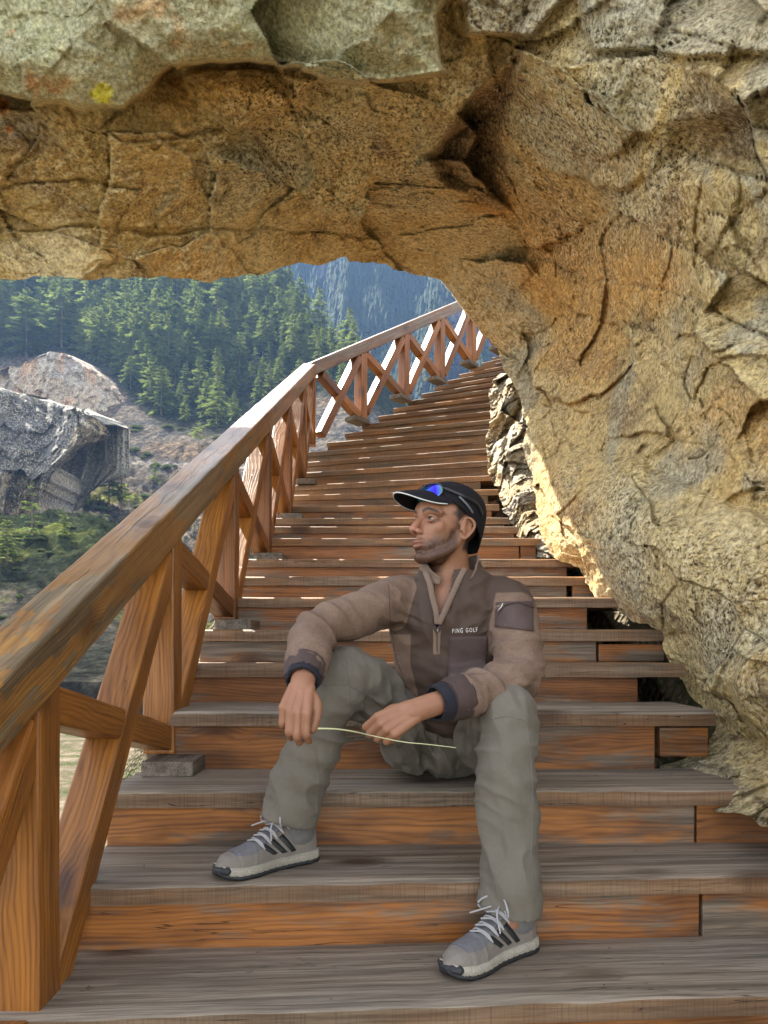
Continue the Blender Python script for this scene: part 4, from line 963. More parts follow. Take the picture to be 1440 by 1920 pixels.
# --- head
hp = [ell((0, .026, -.052), (.054, .052, .060)), ell((0, -.014, .030), (.074, .096, .082)), ell((0, .028, -.030), (.058, .058, .078)), ell((0, .060, .028), (.052, .034, .036)),
      tube([(.054, -.012, -.030, .016), (.050, .012, -.068, .015), (.033, .048, -.092, .015), (0, .068, -.103, .016), (-.033, .048, -.092, .015), (-.050, .012, -.068, .015), (-.054, -.012, -.030, .016)], n=6),
      ell((.040, .052, -.020), (.020, .020, .022)), ell((-.040, .052, -.020), (.020, .020, .022)), ell((0, .062, -.064), (.042, .026, .032)),
      tube([(-.052, .058, .016, .009), (-.032, .077, .021, .010), (0, .083, .017, .009), (.032, .077, .021, .010), (.052, .058, .016, .009)], n=5),
      tube([(0, .079, .016, .0085, .008), (0, .090, -.004, .0085, .009), (0, .103, -.024, .0100, .0095), (0, .107, -.031, .0115, .0100)], n=5),
      ell((.0135, .094, -.036), (.0075, .011, .0080)), ell((-.0135, .094, -.036), (.0075, .011, .0080)),
      tube([(-.024, .080, -.0655, .003), (-.012, .090, -.0615, .0055), (0, .0925, -.0625, .005), (.012, .090, -.0615, .0055), (.024, .080, -.0655, .003)], n=5),
      tube([(-.021, .080, -.0695, .003), (-.010, .0885, -.0745, .0060), (0, .0900, -.0750, .0065), (.010, .0885, -.0745, .0060), (.021, .080, -.0695, .003)], n=5),
      ell((0, .078, -.100), (.021, .014, .015))]
for sx in (1, -1):                               # ears: shell, rim and lobe
    e0 = (sx * .074, -.012, -.004)
    ear = [ell((sx * .0765, -.013, .000), (.0060, .020, .030), Matrix.Rotation(sx * -.35, 3, 'Z')),
           tube([(sx * .072, .004, .010, .0035), (sx * .079, .002, .024, .0040), (sx * .085, -.014, .029, .0040), (sx * .089, -.028, .018, .0042), (sx * .088, -.030, .002, .0040), (sx * .082, -.020, -.018, .0040), (sx * .076, -.008, -.030, .0055), (sx * .072, .000, -.026, .0045)], n=5, seg=10),
           tube([(sx * .074, .004, .004, .0045), (sx * .076, .005, -.008, .0042)], n=4, seg=10), ell((sx * .0735, -.016, .002), (.0085, .021, .029))]
    hp += [((v - V3(sx * .074, -.006, 0)) * V3(1., .92, .92) + V3(sx * .072, -.008, -.014), f) for v, f in ear]
hp = [(hw(v), f) for v, f in hp]
NECK = [(.183, 2.150, .150, .070, .066), (.180, 2.140, .205, .060, .058), (.176, 2.128, .255, .056, .056), (.180, 2.118, .300, .054, .056)]
# --- hands
NAILS = []
def hand(W, X, Y, Z, mcp, pip_, dip, thumb, sc=1., arm=None, spread=.0):
    Y = Y / np.linalg.norm(Y); X = X - Y * (X @ Y); X /= np.linalg.norm(X); Z0 = np.cross(X, Y); Z = Z0 if Z0 @ Z > 0 else -Z0
    T = lambda v: W + sc * (v[0] * X + v[1] * Y + v[2] * Z)
    parts = []; tips = []
    kx = [.029, .010, -.009, -.027]; ky = [.086, .089, .083, .074]; ln = [(.043, .026, .021), (.047, .030, .022), (.044, .028, .022), (.034, .021, .019)]
    for i in range(4):
        k0 = V3(kx[i] * .62, .004, 0); k = V3(kx[i], ky[i], .004 - .10 * abs(kx[i]))
        parts.append(tube([(*T(k0), .0135 * sc, .0135 * sc), (*T((k0 + k) / 2), .0125 * sc, .0125 * sc), (*T(k), .0108 * sc, .0115 * sc)], ref=Z, seg=14, n=4))
        f = .93 if i == 3 else 1.
        a = 0.; p = k.copy(); path = [(p, .0102)]
        for q, (l, da) in enumerate(zip(ln[i], (mcp[i], pip_[i], dip[i]))):
            a += R(da); d = V3(spread * (1.5 - i) * .3, math.cos(a), -math.sin(a)); d /= np.linalg.norm(d)
            r0, r1 = ((.0096, .0094), (.0088, .0082), (.0078, .0066))[q]
            path.append((p + d * l * .5, r0 * .95)); p = p + d * l; path.append((p, r1 * 1.0))
        nrm_ = V3(0, math.sin(a), math.cos(a)); NAILS.append((T(p - d * .0035 + nrm_ * .0056 * f), X, (T(d) - T(V3(0, 0, 0))), (T(nrm_) - T(V3(0, 0, 0)))))
        parts.append(tube([(*T(c), r * sc * f, r * sc * f) for c, r in path], ref=X, seg=14, n=4)); tips.append((T(p), d))
    th = [V3(.014, .012, -.006)] + [V3(*t) for t in thumb]
    parts.append(tube([(*T(c), r * sc, r * sc) for c, r in zip(th, (.0150, .0150, .0115, .0110, .0085))], ref=Z, seg=14, n=5))
    parts.append(tube([(*T((.020, .004, -.002)), .010 * sc), (*T((.024, .040, -.005)), .012 * sc), (*T((.020, .066, -.003)), .008 * sc)], seg=12))
    parts.append(ell(T((0, .045, -.006)), (.027 * sc, .040 * sc, .012 * sc), np.stack([X, Y, Z], 1)))
    return parts, T, tips
WL = V3(-.180, 1.685, -.088); WRt = V3(.070, 1.762, -.150)
hL, TL, tipL = hand(WL, V3(1, .05, .1), V3(-.12, -.72, -.66), V3(0, -1, .6), (50, 46, 46, 52), (48, 56, 60, 62), (30, 36, 38, 36), [(.037, .040, -.014), (.042, .068, -.028), (.036, .090, -.044), ], .98)
hR, TR, tipR = hand(WRt, V3(-.45, .30, .80), V3(-.84, -.32, -.42), V3(-.1, -.9, .45), (52, 60, 64, 62), (74, 78, 80, 76), (42, 42, 42, 42), [(.030, .040, -.020), (.030, .066, -.034), (.014, .084, -.040)], .98)
arms = [tube([(-.176, 1.80, -.03, .034), (-.179, 1.74, -.064, .029, .027), (*WL, .027, .021), (*TL((0, .02, 0)), .026, .017)], ref=(0, -.6, 1), n=5),
        tube([(.225, 1.845, -.112, .036), (.15, 1.80, -.128, .031, .029), (*WRt, .022, .028), (*TR((0, .02, 0)), .017, .027)], ref=(0, .1, 1), n=5)]
shL, shR = V3(.035, 2.125, .125), V3(.340, 2.125, .12)
elL, elR = V3(-.165, 1.90, .035), V3(.330, 1.935, -.085)
inner = [tube([(.19, 2.29, SEAT + .10, .13, .10), (.195, 2.24, -.16, .115, .09), (.19, 2.19, -.02, .13, .095), (.187, 2.16, .08, .135, .092), (.185, 2.145, .14, .11, .080), (.183, 2.142, .18, .07, .066)], ref=(0, 1, 0), n=5),
         tube([(*shL, .038), (*elL, .032), (-.178, 1.79, -.034, .030)]), tube([(*shR, .038), (*elR, .030), (.215, 1.84, -.113, .030)]),
         tube([(.10, 2.145, .13, .035), (*shL, .045)]), tube([(.27, 2.145, .13, .035), (*shR, .045)]),
         tube([(*(HIPR + V3(0, .02, .01)), .055), (*(KNR + V3(0, .02, -.01)), .045), (*((KNR * .6 + ANR * .4)), .042), (*ANR, .031), (*(ANR - V3(0, -.008, .018)), .028)]),
         tube([(*(HIPL + V3(0, .02, .01)), .055), (*(KNL + V3(0, .02, -.01)), .045), (*((KNL * .6 + ANL * .4)), .042), (*ANL, .031), (*(ANL - V3(0, 0, .018)), .028)]),
         tube([tuple(r) for r in NECK], ref=(0, 1, 0), n=5), tube([(.183, 2.165, .17, .04), (.12, 2.15, .150, .032), (.07, 2.14, .135, .03)]), tube([(.183, 2.165, .17, .04), (.25, 2.15, .150, .032), (.30, 2.14, .135, .03)])]
BV, BN, BF = fuse(hp + hL + hR + arms + inner, .0019, 4, .5)
hl_ = hloc(BV)
def relax(V_, F_, wgt, it):                      # even out the skin where the weight says so
    F_ = np.asarray([tuple(q) if len(q) == 4 else (*q, q[2]) for q in F_]); ids = np.where(wgt > .01)[0]; sel = np.zeros(len(V_), bool); sel[ids] = True
    Fs = F_[sel[F_].any(1)]; E0 = np.concatenate([Fs[:, 0], Fs[:, 1], Fs[:, 2], Fs[:, 3], Fs[:, 1], Fs[:, 2], Fs[:, 3], Fs[:, 0]]); E1 = np.concatenate([Fs[:, 1], Fs[:, 2], Fs[:, 3], Fs[:, 0], Fs[:, 0], Fs[:, 1], Fs[:, 2], Fs[:, 3]])
    cnt = np.bincount(E0, minlength=len(V_)).astype(float) + 1e-9
    for _ in range(it):
        av = np.stack([np.bincount(E0, V_[E1, k], minlength=len(V_)) for k in range(3)], 1) / cnt[:, None]
        V_ = V_ + (wgt * .6)[:, None] * np.where(cnt[:, None] > 1, av - V_, 0)
    return V_
wg = sstep(.17, .12, np.linalg.norm(hl_ * V3(1, .8, .7), axis=1)) * sstep(.070, .062, np.abs(hl_[:, 0]) + 0 * hl_[:, 1])
wg = wg * (1 - .97 * np.clip(gauss(hl_, (0, .105, -.022), (.020, .028, .030)) * 1.6, 0, 1)) * (1 - .95 * np.clip(gauss(hl_, (0, .095, -.069), (.026, .018, .012)) * 1.5, 0, 1))
BV = relax(BV, BF, wg, 34); hl_ = hloc(BV)
inh = np.linalg.norm(hl_ * V3(1, .8, .8), axis=1) < .15
dsp = np.zeros_like(BV)
for sx in (1, -1):
    dsp += np.outer(gauss(hl_, (sx * .031, .078, .001), (.017, .03, .0105)) * -.0125, HM[:, 1])
    dsp += np.outer(gauss(hl_, (sx * .036, .070, -.048), (.016, .03, .02)) * -.0035, HM[:, 1])     # hollow below the cheekbone
    dsp += np.outer(gauss(hl_, (sx * .082, -.016, -.008), (.012, .009, .012)) * -.0055 * sx, HM[:, 0])  # bowl of the ear
    dsp += np.outer(gauss(hl_, (sx * .006, .104, -.042), (.0035, .008, .003)) * .004, HM[:, 2])      # nostrils
dsp += np.outer(gauss(hl_, (0, .09, -.0685), (.020, .02, .0022)) * -.0035, HM[:, 1])
dsp += np.outer(gauss(hl_, (0, .092, -.052), (.004, .02, .008)) * -.0015, HM[:, 1])
dsp += np.outer(gauss(hl_, (0, .086, -.086), (.018, .02, .006)) * -.003, HM[:, 1])
BV = BV + dsp * inh[:, None]
hl_ = hloc(BV); x_, y_, z_ = hl_.T; ax = np.abs(x_)
skin = np.zeros((len(BV), 3)) + V3(.31, .147, .083)
skin = mixc(skin, (.44, .20, .135), inh * gauss(hl_, (0, .10, -.03), (.02, .03, .02)) * .6)
lips = inh * np.clip(gauss(hl_, (0, .094, -.0620), (.023, .02, .0048)) + gauss(hl_, (0, .092, -.0750), (.019, .02, .0055)), 0, 1); lips *= (y_ > .078)
jn = fbm(BV * 60, 3)
beard = sstep(-.028, -.070, z_ - .55 * (ax - .035) + .005 * jn) * sstep(-.005, .012, y_) * (z_ > -.13)
beard = np.maximum(beard, sstep(-.01, -.03, z_ + .004 * jn) * sstep(.040, .020, y_ - .3 * (-.03 - z_)) * sstep(.000, .012, y_) * (ax > .045))
must = gauss(hl_, (0, .095, -.0545), (.024, .025, .0050)) * sstep(.072, .080, y_); beard = np.maximum(beard * sstep(.0, 1, 1 - 1.0 * gauss(hl_, (0, .092, -.0685), (.019, .02, .0065)) * .9), must)
beard *= inh * (1 - gauss(hl_, (0, .105, -.03), (.018, .03, .014))) * (.84 + .16 * sstep(-.4, .4, fbm(BV * 260, 2)))
neckb = inh * sstep(-.100, -.108, z_) * 0
hair = inh * sstep(-.003, .006, z_ - (.012 - .9 * sstep(.03, -.02, y_) * .03) + .003 * jn) * sstep(.034, .004, y_ + .01 * jn) * (ax > .03)
hair = np.maximum(hair, inh * sstep(-.030, -.042, y_ + .15 * (z_ + .05) + .002 * jn) * sstep(-.075, -.055, z_))
hair = np.maximum(hair, inh * (ax > .05) * gauss(hl_, (0, .004, .000), (9, .014, .034)) * .8)
earm = inh * (ax > .066) * sstep(1.1, .9, np.hypot((y_ + .018) / .026, (z_ + .014) / .036)); hair *= 1 - earm; beard *= 1 - earm
brow = inh * 0
for sx in (1, -1): brow = np.maximum(brow, inh * np.exp(-((z_ - (.0235 - 2.2 * (ax - .030) ** 2 / .02 * .12 + .10 * (ax - .02) * (ax < .035))) / .0042) ** 4) * sstep(.010, .015, ax) * sstep(.060, .050, ax) * (y_ > .040))
skin = mixc(skin, (.042, .021, .012), np.clip(beard, 0, 1) * .90); skin = mixc(skin, (.016, .010, .008), np.clip(hair, 0, 1) * .93)
skin = mixc(skin, (.27, .10, .08), np.clip(lips, 0, 1) * .8); skin = mixc(skin, (.014, .009, .007), np.clip(brow, 0, 1) * .93)
for sx in (1, -1): skin = mixc(skin, (.20, .10, .07), inh * gauss(hl_, (sx * .031, .075, .0), (.019, .03, .013)) * .55)
b = NB('skin', .5, .4); n = b.noise(b.tc.outputs['Object'], 55, 4, .6); c = b.mix(1., b.attr('rc'), b.ramp(n, [(.3, (.95, .94, .93)), (.7, (1.05, 1.06, 1.06))]), 'MULTIPLY'); b.col(c)
b.b.inputs['Subsurface Weight'].default_value = .12; b.b.inputs['Subsurface Radius'].default_value = (.012, .005, .003); b.b.inputs['Subsurface Scale'].default_value = .6
b.bump(b.noise(b.tc.outputs['Object'], 420, 2), .25, .0008); M['skin'] = b.m
PB0 = V3(.19, 2.25, SEAT)
def addp(name, Vv, Ff, mats, parent, smooth=True, attrs=None):
    o = (quads_obj(name, Vv, Ff, mats, attrs=attrs) if isinstance(Ff, np.ndarray) else None)
    if o is None:
        me = bpy.data.meshes.new(name); me.from_pydata([tuple(v) for v in Vv], [], [tuple(int(i) for i in f) for f in Ff]); me.update()
        o = link_mesh(name, me, mats, None, None, smooth)
        for an, arr in (attrs or {}).items():
            a = me.attributes.new(an, 'FLOAT_COLOR', 'POINT'); cc = np.ones((len(Vv), 4), np.float32); cc[:, :3] = arr; a.data.foreach_set('color', cc.ravel())
    if parent is not None: o.parent = parent
    return o
man = addp('person', BV, BF, M['skin'], None, attrs={'rc': skin})
prop(man, 'seated man in a brown fleece jacket and black cap looking up to the left', 'person')
def sm(name, c, rough=.6, **k):
    b = NB(name, rough); b.col(c)
    for a, v in k.items(): b.b.inputs[a.replace('_', ' ')].default_value = v
    return b.m
M['gframe0'] = sm('eyelash', (.012, .008, .006), .7); M['eye'] = sm('eye_white', (.42, .38, .35), .15); M['iris'] = sm('iris', (.045, .022, .012), .1)
for sx in (1, -1):
    ec = V3(sx * .0315, .0640, .001); gz = V3(-.22, 1, .10); gz = gz / np.linalg.norm(gz)
    v, f = ell((0, 0, 0), (.0112, .0116, .0106), nu=28, nv=20); eo = addp('eye', hw(v + ec), f, M['eye'], man)
    a = V3(1, 0, 0); bb = np.cross(gz, a); ri = []
    v2, f2 = ell((0, 0, 0), (.0064, .0064, .0024), np.stack([a, bb, gz], 1), 20, 10); addp('iris', hw(v2 + ec + gz * .0104), f2, M['iris'], eo)
    lid = []
    for s, zz_, r_ in ((1, .0072, .0038), (-1, -.0072, .0036)):
        lid.append(tube([(ec[0] + t * .0150, ec[1] + .0122 - .0085 * t * t + (.001 if s > 0 else -.0005), ec[2] + zz_ * (1 - .85 * t * t) - .0012 * t * sx * 0, r_) for t in (-1, -.6, -.2, .2, .6, 1)], n=4, seg=10))
    v3, f3 = join(lid); addp('eyelid', hw(v3), f3, M['skin'], man, attrs={'rc': np.zeros((len(v3), 3)) + V3(.27, .125, .072)})
    v4, f4 = tube([(ec[0] + t * .0148, ec[1] + .0146 - .0085 * t * t, ec[2] + .0036 * (1 - .9 * t * t), .0011) for t in (-1, -.6, -.2, .2, .6, 1)], n=4, seg=8); addp('eyelashes', hw(v4), f4, M['gframe0'], man)
M['nail'] = sm('fingernail', (.42, .25, .19), .3)
for c_, X_, Yn, Zn in NAILS:
    Yn = Yn / np.linalg.norm(Yn); Zn = Zn / np.linalg.norm(Zn); v, f = ell(c_, (.0050, .0062, .0016), np.stack([X_, Yn, Zn], 1), 12, 8); addp('nail', v, f, M['nail'], man)
# --- cloth
def folds(p, n, specs, gain=2.9):
    d = np.zeros(len(p))
    for c, ax_, lam, amp, rad in specs:
        a = np.array(ax_, float); a /= np.linalg.norm(a); q = p - np.array(c)
        t1 = np.cross(a, [.3, .8, .5]); t1 /= np.linalg.norm(t1); t2 = np.cross(a, t1); u = np.stack([(q @ a) / (lam * 1.15), (q @ t1) / (lam * 3.2), (q @ t2) / (lam * 3.2)], -1) + lam * 91
        nz = vnoise(u) + .35 * vnoise(u * 2.1 + 5)
        d += gain * amp * (.62 - 2.0 * np.abs(nz)) * np.exp(-((q ** 2).sum(-1)) / rad ** 2)
    return d
def clothmat(name, c, scale=900, bumpd=.0006, rough=.9, sheen=.3, var=.12):
    sheen *= .2
    b = NB(name, rough, .2); p = b.tc.outputs['Object']; n = b.noise(p, 11, 4, .6); w1 = b.noise(p, scale, 2, .6)
    c1 = b.mix(b.ramp(n, [(.3, 0.), (.7, 1.)]), tuple(x * (1 - var) for x in c), tuple(x * (1 + var) for x in c))
    c1 = b.mix(1., c1, b.ramp(w1, [(.3, (.78, .78, .78)), (.7, (1.2, 1.2, 1.2))]), 'MULTIPLY')
    b.col(c1); bn = b.bump(b.math('ABSOLUTE', b.math('SUBTRACT', b.noise(b.mapping(p, (1, 1, .55), rot=(.3, .5, 0)), 17, 2, .5, .8), .5)), .55, .010 if name == 'trouser_cotton' else .0); b.bump(w1, .5, bumpd, bn); b.b.inputs['Sheen Weight'].default_value = sheen; return b.m
M['fleece'] = clothmat('fleece', (.215, .150, .122), 420, .0016, .95, .12)
M['panel'] = clothmat('jacket_panel', (.082, .056, .050), 1400, .0003, .7, .15)
def jacket_mat():
    b = NB('jacket_cloth', .85, .2); p = b.tc.outputs['Object']; n = b.noise(p, 11, 4, .6); w1 = b.noise(p, 380, 2, .6)
    m = b.ramp(b.math('ADD', b.attr('mask'), b.math('MULTIPLY_ADD', n, .06, -.03)), [(.485, 0.), (.515, 1.)])
    fl = b.mix(b.ramp(n, [(.3, 0.), (.7, 1.)]), (.160, .103, .073), (.218, .146, .105)); fl = b.mix(1., fl, b.ramp(w1, [(.3, (.74, .74, .74)), (.7, (1.25, 1.25, 1.25))]), 'MULTIPLY')
    pn = b.mix(n, (.062, .040, .030), (.086, .057, .043)); b.col(b.mix(m, pn, fl))
    bn = b.bump(b.math('ABSOLUTE', b.math('SUBTRACT', b.noise(b.mapping(p, (1, 1, .5), rot=(.2, .4, 0)), 15, 2, .5, .8), .5)), .5, .008); b.bump(b.math('MULTIPLY', w1, b.math('MULTIPLY_ADD', m, 1., .12)), .6, .0022, bn); b.b.inputs['Sheen Weight'].default_value = .02; b.rough(b.math('MULTIPLY_ADD', m, .3, .62)); return b.m
M['jacket'] = jacket_mat()
M['cuffm'] = clothmat('cuff_cloth', (.075, .050, .045), 1200, .0004, .75, .1); M['collar_in'] = clothmat('collar_lining', (.20, .14, .105), 600, .001, .9, .3)
M['navy'] = clothmat('navy_cloth', (.020, .019, .027), 900, .0004, .8, .2); M['blue'] = clothmat('blue_shirt', (.02, .05, .22), 300, .0005, .8, .2, .5)
M['pants'] = clothmat('trouser_cotton', (.150, .131, .102), 1100, .0004, .85, .2, .10)
M['black'] = clothmat('cap_cloth', (.010, .009, .012), 1200, .0003, .8, .03); M['pipe'] = sm('white_piping', (.6, .6, .58)); M['strip'] = sm('grey_reflective_strip', (.12, .12, .14), .4)
JT = [(.200, 2.238, -.165, .152, .130), (.199, 2.225, -.12, .158, .131), (.194, 2.185, -.02, .168, .125), (.189, 2.160, .07, .180, .118), (.187, 2.145, .132, .172, .106), (.186, 2.138, .172, .135, .088), (.184, 2.134, .206, .092, .074)]
JLs = [(.10, 2.14, .105, .082, .078), (.045, 2.130, .124, .074, .070), (-.06, 2.02, .085, .064, .060), (*elL, .060, .057), (-.176, 1.82, -.018, .054, .052), (-.180, 1.752, -.060, .047, .047)]
JRs = [(.27, 2.14, .10, .082, .078), (.336, 2.125, .118, .077, .071), (.350, 2.04, .010, .068, .066), (.338, 1.955, -.075, .066, .062), (.262, 1.875, -.104, .060, .058), (.178, 1.822, -.124, .053, .052)]
jparts = [tube(JT, ref=(0, 1, 0), seg=40, n=6), tube(JLs, ref=(0, 0, 1), seg=28, n=6), tube(JRs, ref=(0, 0, 1), seg=28, n=6)]
JV, JN, JF = fuse(jparts, .0042, 9, .6)
def segd(p, a, b_):
    ab_ = b_ - a; t = np.clip(((p - a) @ ab_) / (ab_ @ ab_), 0, 1); return np.linalg.norm(p - a - t[:, None] * ab_, axis=1), t
dj = folds(JV, JN, [(elL + V3(.02, .02, 0), (.6, .5, .6), .044, .0055, .085), (elR, (-.2, .3, 1), .030, .0060, .085), (V3(-.05, 2.02, .08), (.8, .3, .6), .060, .0045, .08), (V3(.345, 2.03, 0), (0, .3, 1), .040, .0045, .08),
                    (V3(.06, 2.05, .08), (.5, 0, .9), .034, .005, .07), (V3(.30, 2.05, .09), (-.5, 0, .8), .036, .005, .07), (V3(.12, 2.05, -.12), (.35, 0, .9), .055, .006, .12), (V3(.2, 2.08, -.2), (.1, 0, 1), .05, .005, .12),
                    (V3(.17, 2.04, .05), (.95, 0, .35), .05, .0035, .10), (V3(-.178, 1.78, -.04), (0, .8, .5), .024, .004, .05), (V3(.19, 1.83, -.12), (.9, .4, .1), .026, .0045, .06), (V3(.26, 1.88, -.10), (.7, .4, .6), .04, .004, .09)])
dj += .0022 * fbm(JV * 9, 3) + .0010 * fbm(JV * 37, 3)
JV = JV + JN * dj[:, None]
# front opening of the half zip
def vw(z): return np.interp(z, [.045, .06, .13, .20], [0, .006, .018, .028])
xc = .150
def jx(z): return np.interp(z, [-.05, .05, .16], [.138, .142, .158])
JF = np.array([tuple(f) if len(f) == 4 else (*f, f[2]) for f in JF]); fc = JV[JF].mean(1)
cutm = (fc[:, 1] < 2.12) & (np.abs(fc[:, 0] - jx(fc[:, 2])) < vw(fc[:, 2])) & (fc[:, 2] > .045) & (fc[:, 2] < .25)
topm = (fc[:, 2] > .204) & (np.hypot(fc[:, 0] - .183, fc[:, 1] - 2.135) < .085)
fN = JN[JF].mean(1)
dl, _ = segd(fc, shL, elL); dl2, _ = segd(fc, elL, V3(-.18, 1.75, -.06)); dr1, _ = segd(fc, V3(.340, 2.08, .07), elR); dr2, _ = segd(fc, elR, V3(.178, 1.822, -.124)); dr0, _ = segd(fc, shR, V3(.345, 2.06, .04))
sleeve = (np.minimum(dl, dl2) < .076) & (fc[:, 0] < .058 + .30 * (fc[:, 2] - .06)) | (np.minimum(dr1, dr2) < .080) & (fc[:, 0] > .292 - .22 * (.10 - fc[:, 2])) & (fc[:, 2] < .135) | (dr2 < .072) & (fc[:, 1] < 2.03)
side = (fc[:, 0] < .075 + .25 * np.clip(-fc[:, 2] - .05, 0, 1)) & (fc[:, 2] < -.03) & (fc[:, 1] < 2.2)
keep = ~(cutm | topm)
def msk(q):
    dl, _ = segd(q, shL, elL); dl2, _ = segd(q, elL, V3(-.18, 1.75, -.06)); dr1, _ = segd(q, V3(.340, 2.08, .07), elR); dr2, _ = segd(q, elR, V3(.178, 1.822, -.124))
    a = np.minimum(.078 - np.minimum(dl, dl2), .060 + .30 * (q[:, 2] - .06) - q[:, 0])
    b_ = np.minimum(np.minimum(.082 - np.minimum(dr1, dr2), q[:, 0] - (.292 - .22 * (.10 - q[:, 2]))), .142 - q[:, 2]); c = np.minimum(.074 - dr2, 2.03 - q[:, 1])
    d = np.minimum(np.minimum(.072 + .25 * np.clip(-q[:, 2] - .05, 0, 1) - q[:, 0], (.03 - q[:, 2]) * .5), 2.2 - q[:, 1])
    return np.maximum(np.maximum(a, b_), np.maximum(c, d))
mk = np.clip(msk(JV) / .02 * .5 + .5, 0, 1)
jacket = quads_obj('jacket', JV, JF[keep], [M['jacket']], attrs={'mask': np.stack([mk] * 3, 1)}); jacket.parent = man
jb = bvh(JV, JF[keep]); bb_ = bvh(BV, BF)
# patches laid on a garment: a quad of photo points is followed along its rays down to the cloth
def ray(px, py, tree):
    d = P(px, py, 1.).normalized(); h = tree.ray_cast(Vector((0, 0, 0)), d, 6)
    return (None, None) if h[0] is None else (h[0], h[1])
def patch(name, quad, tree, mat, parent, off=.0025, th=.003, nu=14, nv=10, puff=0.):
    q = [Vector(c) for c in quad]; G = np.zeros((nu, nv, 3)); last = None
    for i in range(nu):
        for j in range(nv):
            u, v = i / (nu - 1), j / (nv - 1); c = (q[0].lerp(q[1], u)).lerp(q[3].lerp(q[2], u), v); p, n = ray(c.x, c.y, tree)
            if p is None: p, n = last
            last = (p, n); e = min(u, v, 1 - u, 1 - v) * 4; G[i, j] = p + (-p.normalized() * .5 + n * .5) * (off + puff * min(1, e))
    for _ in range(2): G[1:-1, 1:-1] = (G[1:-1, 1:-1] * 2 + G[:-2, 1:-1] + G[2:, 1:-1] + G[1:-1, :-2] + G[1:-1, 2:]) / 6
    Bk = G + np.array([p / np.linalg.norm(p) for p in G.reshape(-1, 3)]).reshape(G.shape) * (th + puff)
    Vv = np.vstack([G.reshape(-1, 3), Bk.reshape(-1, 3)]); F = []; n_ = nu * nv; I = lambda i, j, k=0: k * n_ + i * nv + j
    for i in range(nu - 1):
        for j in range(nv - 1): F.append((I(i, j), I(i + 1, j), I(i + 1, j + 1), I(i, j + 1))); F.append((I(i, j, 1), I(i, j + 1, 1), I(i + 1, j + 1, 1), I(i + 1, j, 1)))
    for i in range(nu - 1): F.append((I(i, 0), I(i, 0, 1), I(i + 1, 0, 1), I(i + 1, 0))); F.append((I(i, nv - 1), I(i + 1, nv - 1), I(i + 1, nv - 1, 1), I(i, nv - 1, 1)))
    for j in range(nv - 1): F.append((I(0, j), I(0, j + 1), I(0, j + 1, 1), I(0, j, 1))); F.append((I(nu - 1, j), I(nu - 1, j, 1), I(nu - 1, j + 1, 1), I(nu - 1, j + 1)))
    return addp(name, Vv, F, mat, parent)
def line_on(name, pts, tree, r, mat, parent, off=.001, n=6):
    P3 = []
    for a, b_ in zip(pts[:-1], pts[1:]):
        for t in np.linspace(0, 1, n, endpoint=False):
            p, nn = ray(a[0] + (b_[0] - a[0]) * t, a[1] + (b_[1] - a[1]) * t, tree)
            if p is not None: P3.append((*(p + nn * off), r))
    p, nn = ray(*pts[-1], tree)
    if p is not None: P3.append((*(p + nn * off), r))
    v, f = tube(P3, ref=(0, -1, .1), seg=8, n=2); return addp(name, v, f, mat, parent)
# jacket details
M['zip'] = sm('zip_metal', (.55, .55, .52), .35, Metallic=.8); M['placket'] = clothmat('placket', (.21, .150, .105), 700, .0006, .85, .2)
patch('chest_pocket', [(842, 1194), (916, 1192), (912, 1262), (838, 1268)], jb, M['panel'], jacket, .0012, .003, 14, 12)
patch('sleeve_pocket', [(930, 1130), (999, 1127), (1000, 1184), (928, 1176)], jb, M['panel'], jacket, .0045, .004, 12, 10, .0015)
line_on('pocket_zip', [(936, 1150), (948, 1134), (972, 1131), (998, 1140)], jb, .0022, M['cuffm'], jacket, .005); line_on('zip_puller', [(944, 1135), (936, 1145)], jb, .0016, M['zip'], jacket, .008, 3)
line_on('seam', [(731, 1170), (760, 1175), (812, 1190)], jb, .0009, M['cuffm'], jacket, .0002); line_on('seam', [(728, 1080), (730, 1130), (732, 1170), (742, 1230), (762, 1290), (784, 1310)], jb, .0009, M['cuffm'], jacket, .0002)
line_on('seam', [(920, 1106), (914, 1150), (912, 1200), (905, 1225)], jb, .0009, M['cuffm'], jacket, .0002)
patch('zip_placket', [(812, 1150), (827, 1150), (825, 1228), (812, 1228)], jb, M['placket'], jacket, .002, .003, 5, 14)
line_on('zip', [(819, 1160), (819, 1222)], jb, .0011, M['cuffm'], jacket, .0045); line_on('zip_puller', [(820, 1158), (820, 1184)], jb, .0022, M['zip'], jacket, .0065, 5)
# lettering on the chest
cu = bpy.data.curves.new('t', 'FONT'); cu.body = 'PING GOLF'; cu.size = 1; cu.space_character = 1.35; cu.resolution_u = 3
to = bpy.data.objects.new('t', cu); COL.objects.link(to); dg = bpy.context.evaluated_depsgraph_get(); tm = bpy.data.meshes.new_from_object(to.evaluated_get(dg)); bpy.data.objects.remove(to)
tc = np.array([v.co[:] for v in tm.vertices]); tfc = [tuple(p.vertices) for p in tm.polygons]; tx0, tx1 = tc[:, 0].min(), tc[:, 0].max(); th_ = tc[:, 1].max()
pv_ = []; last = Vector((.17, 2.0, 0))
for x, y, _ in tc:
    u = (x - tx0) / (tx1 - tx0); v = y / th_; p, n = ray(848 + 47 * u, 1187 - 8.2 * v - 2.5 * u, jb)
    last = p + (-p.normalized() * .7 + n * .3) * .0035 if p else last; pv_.append(last)
addp('lettering', np.array(pv_), tfc, sm('white_print', (.72, .70, .66)), jacket, smooth=False)
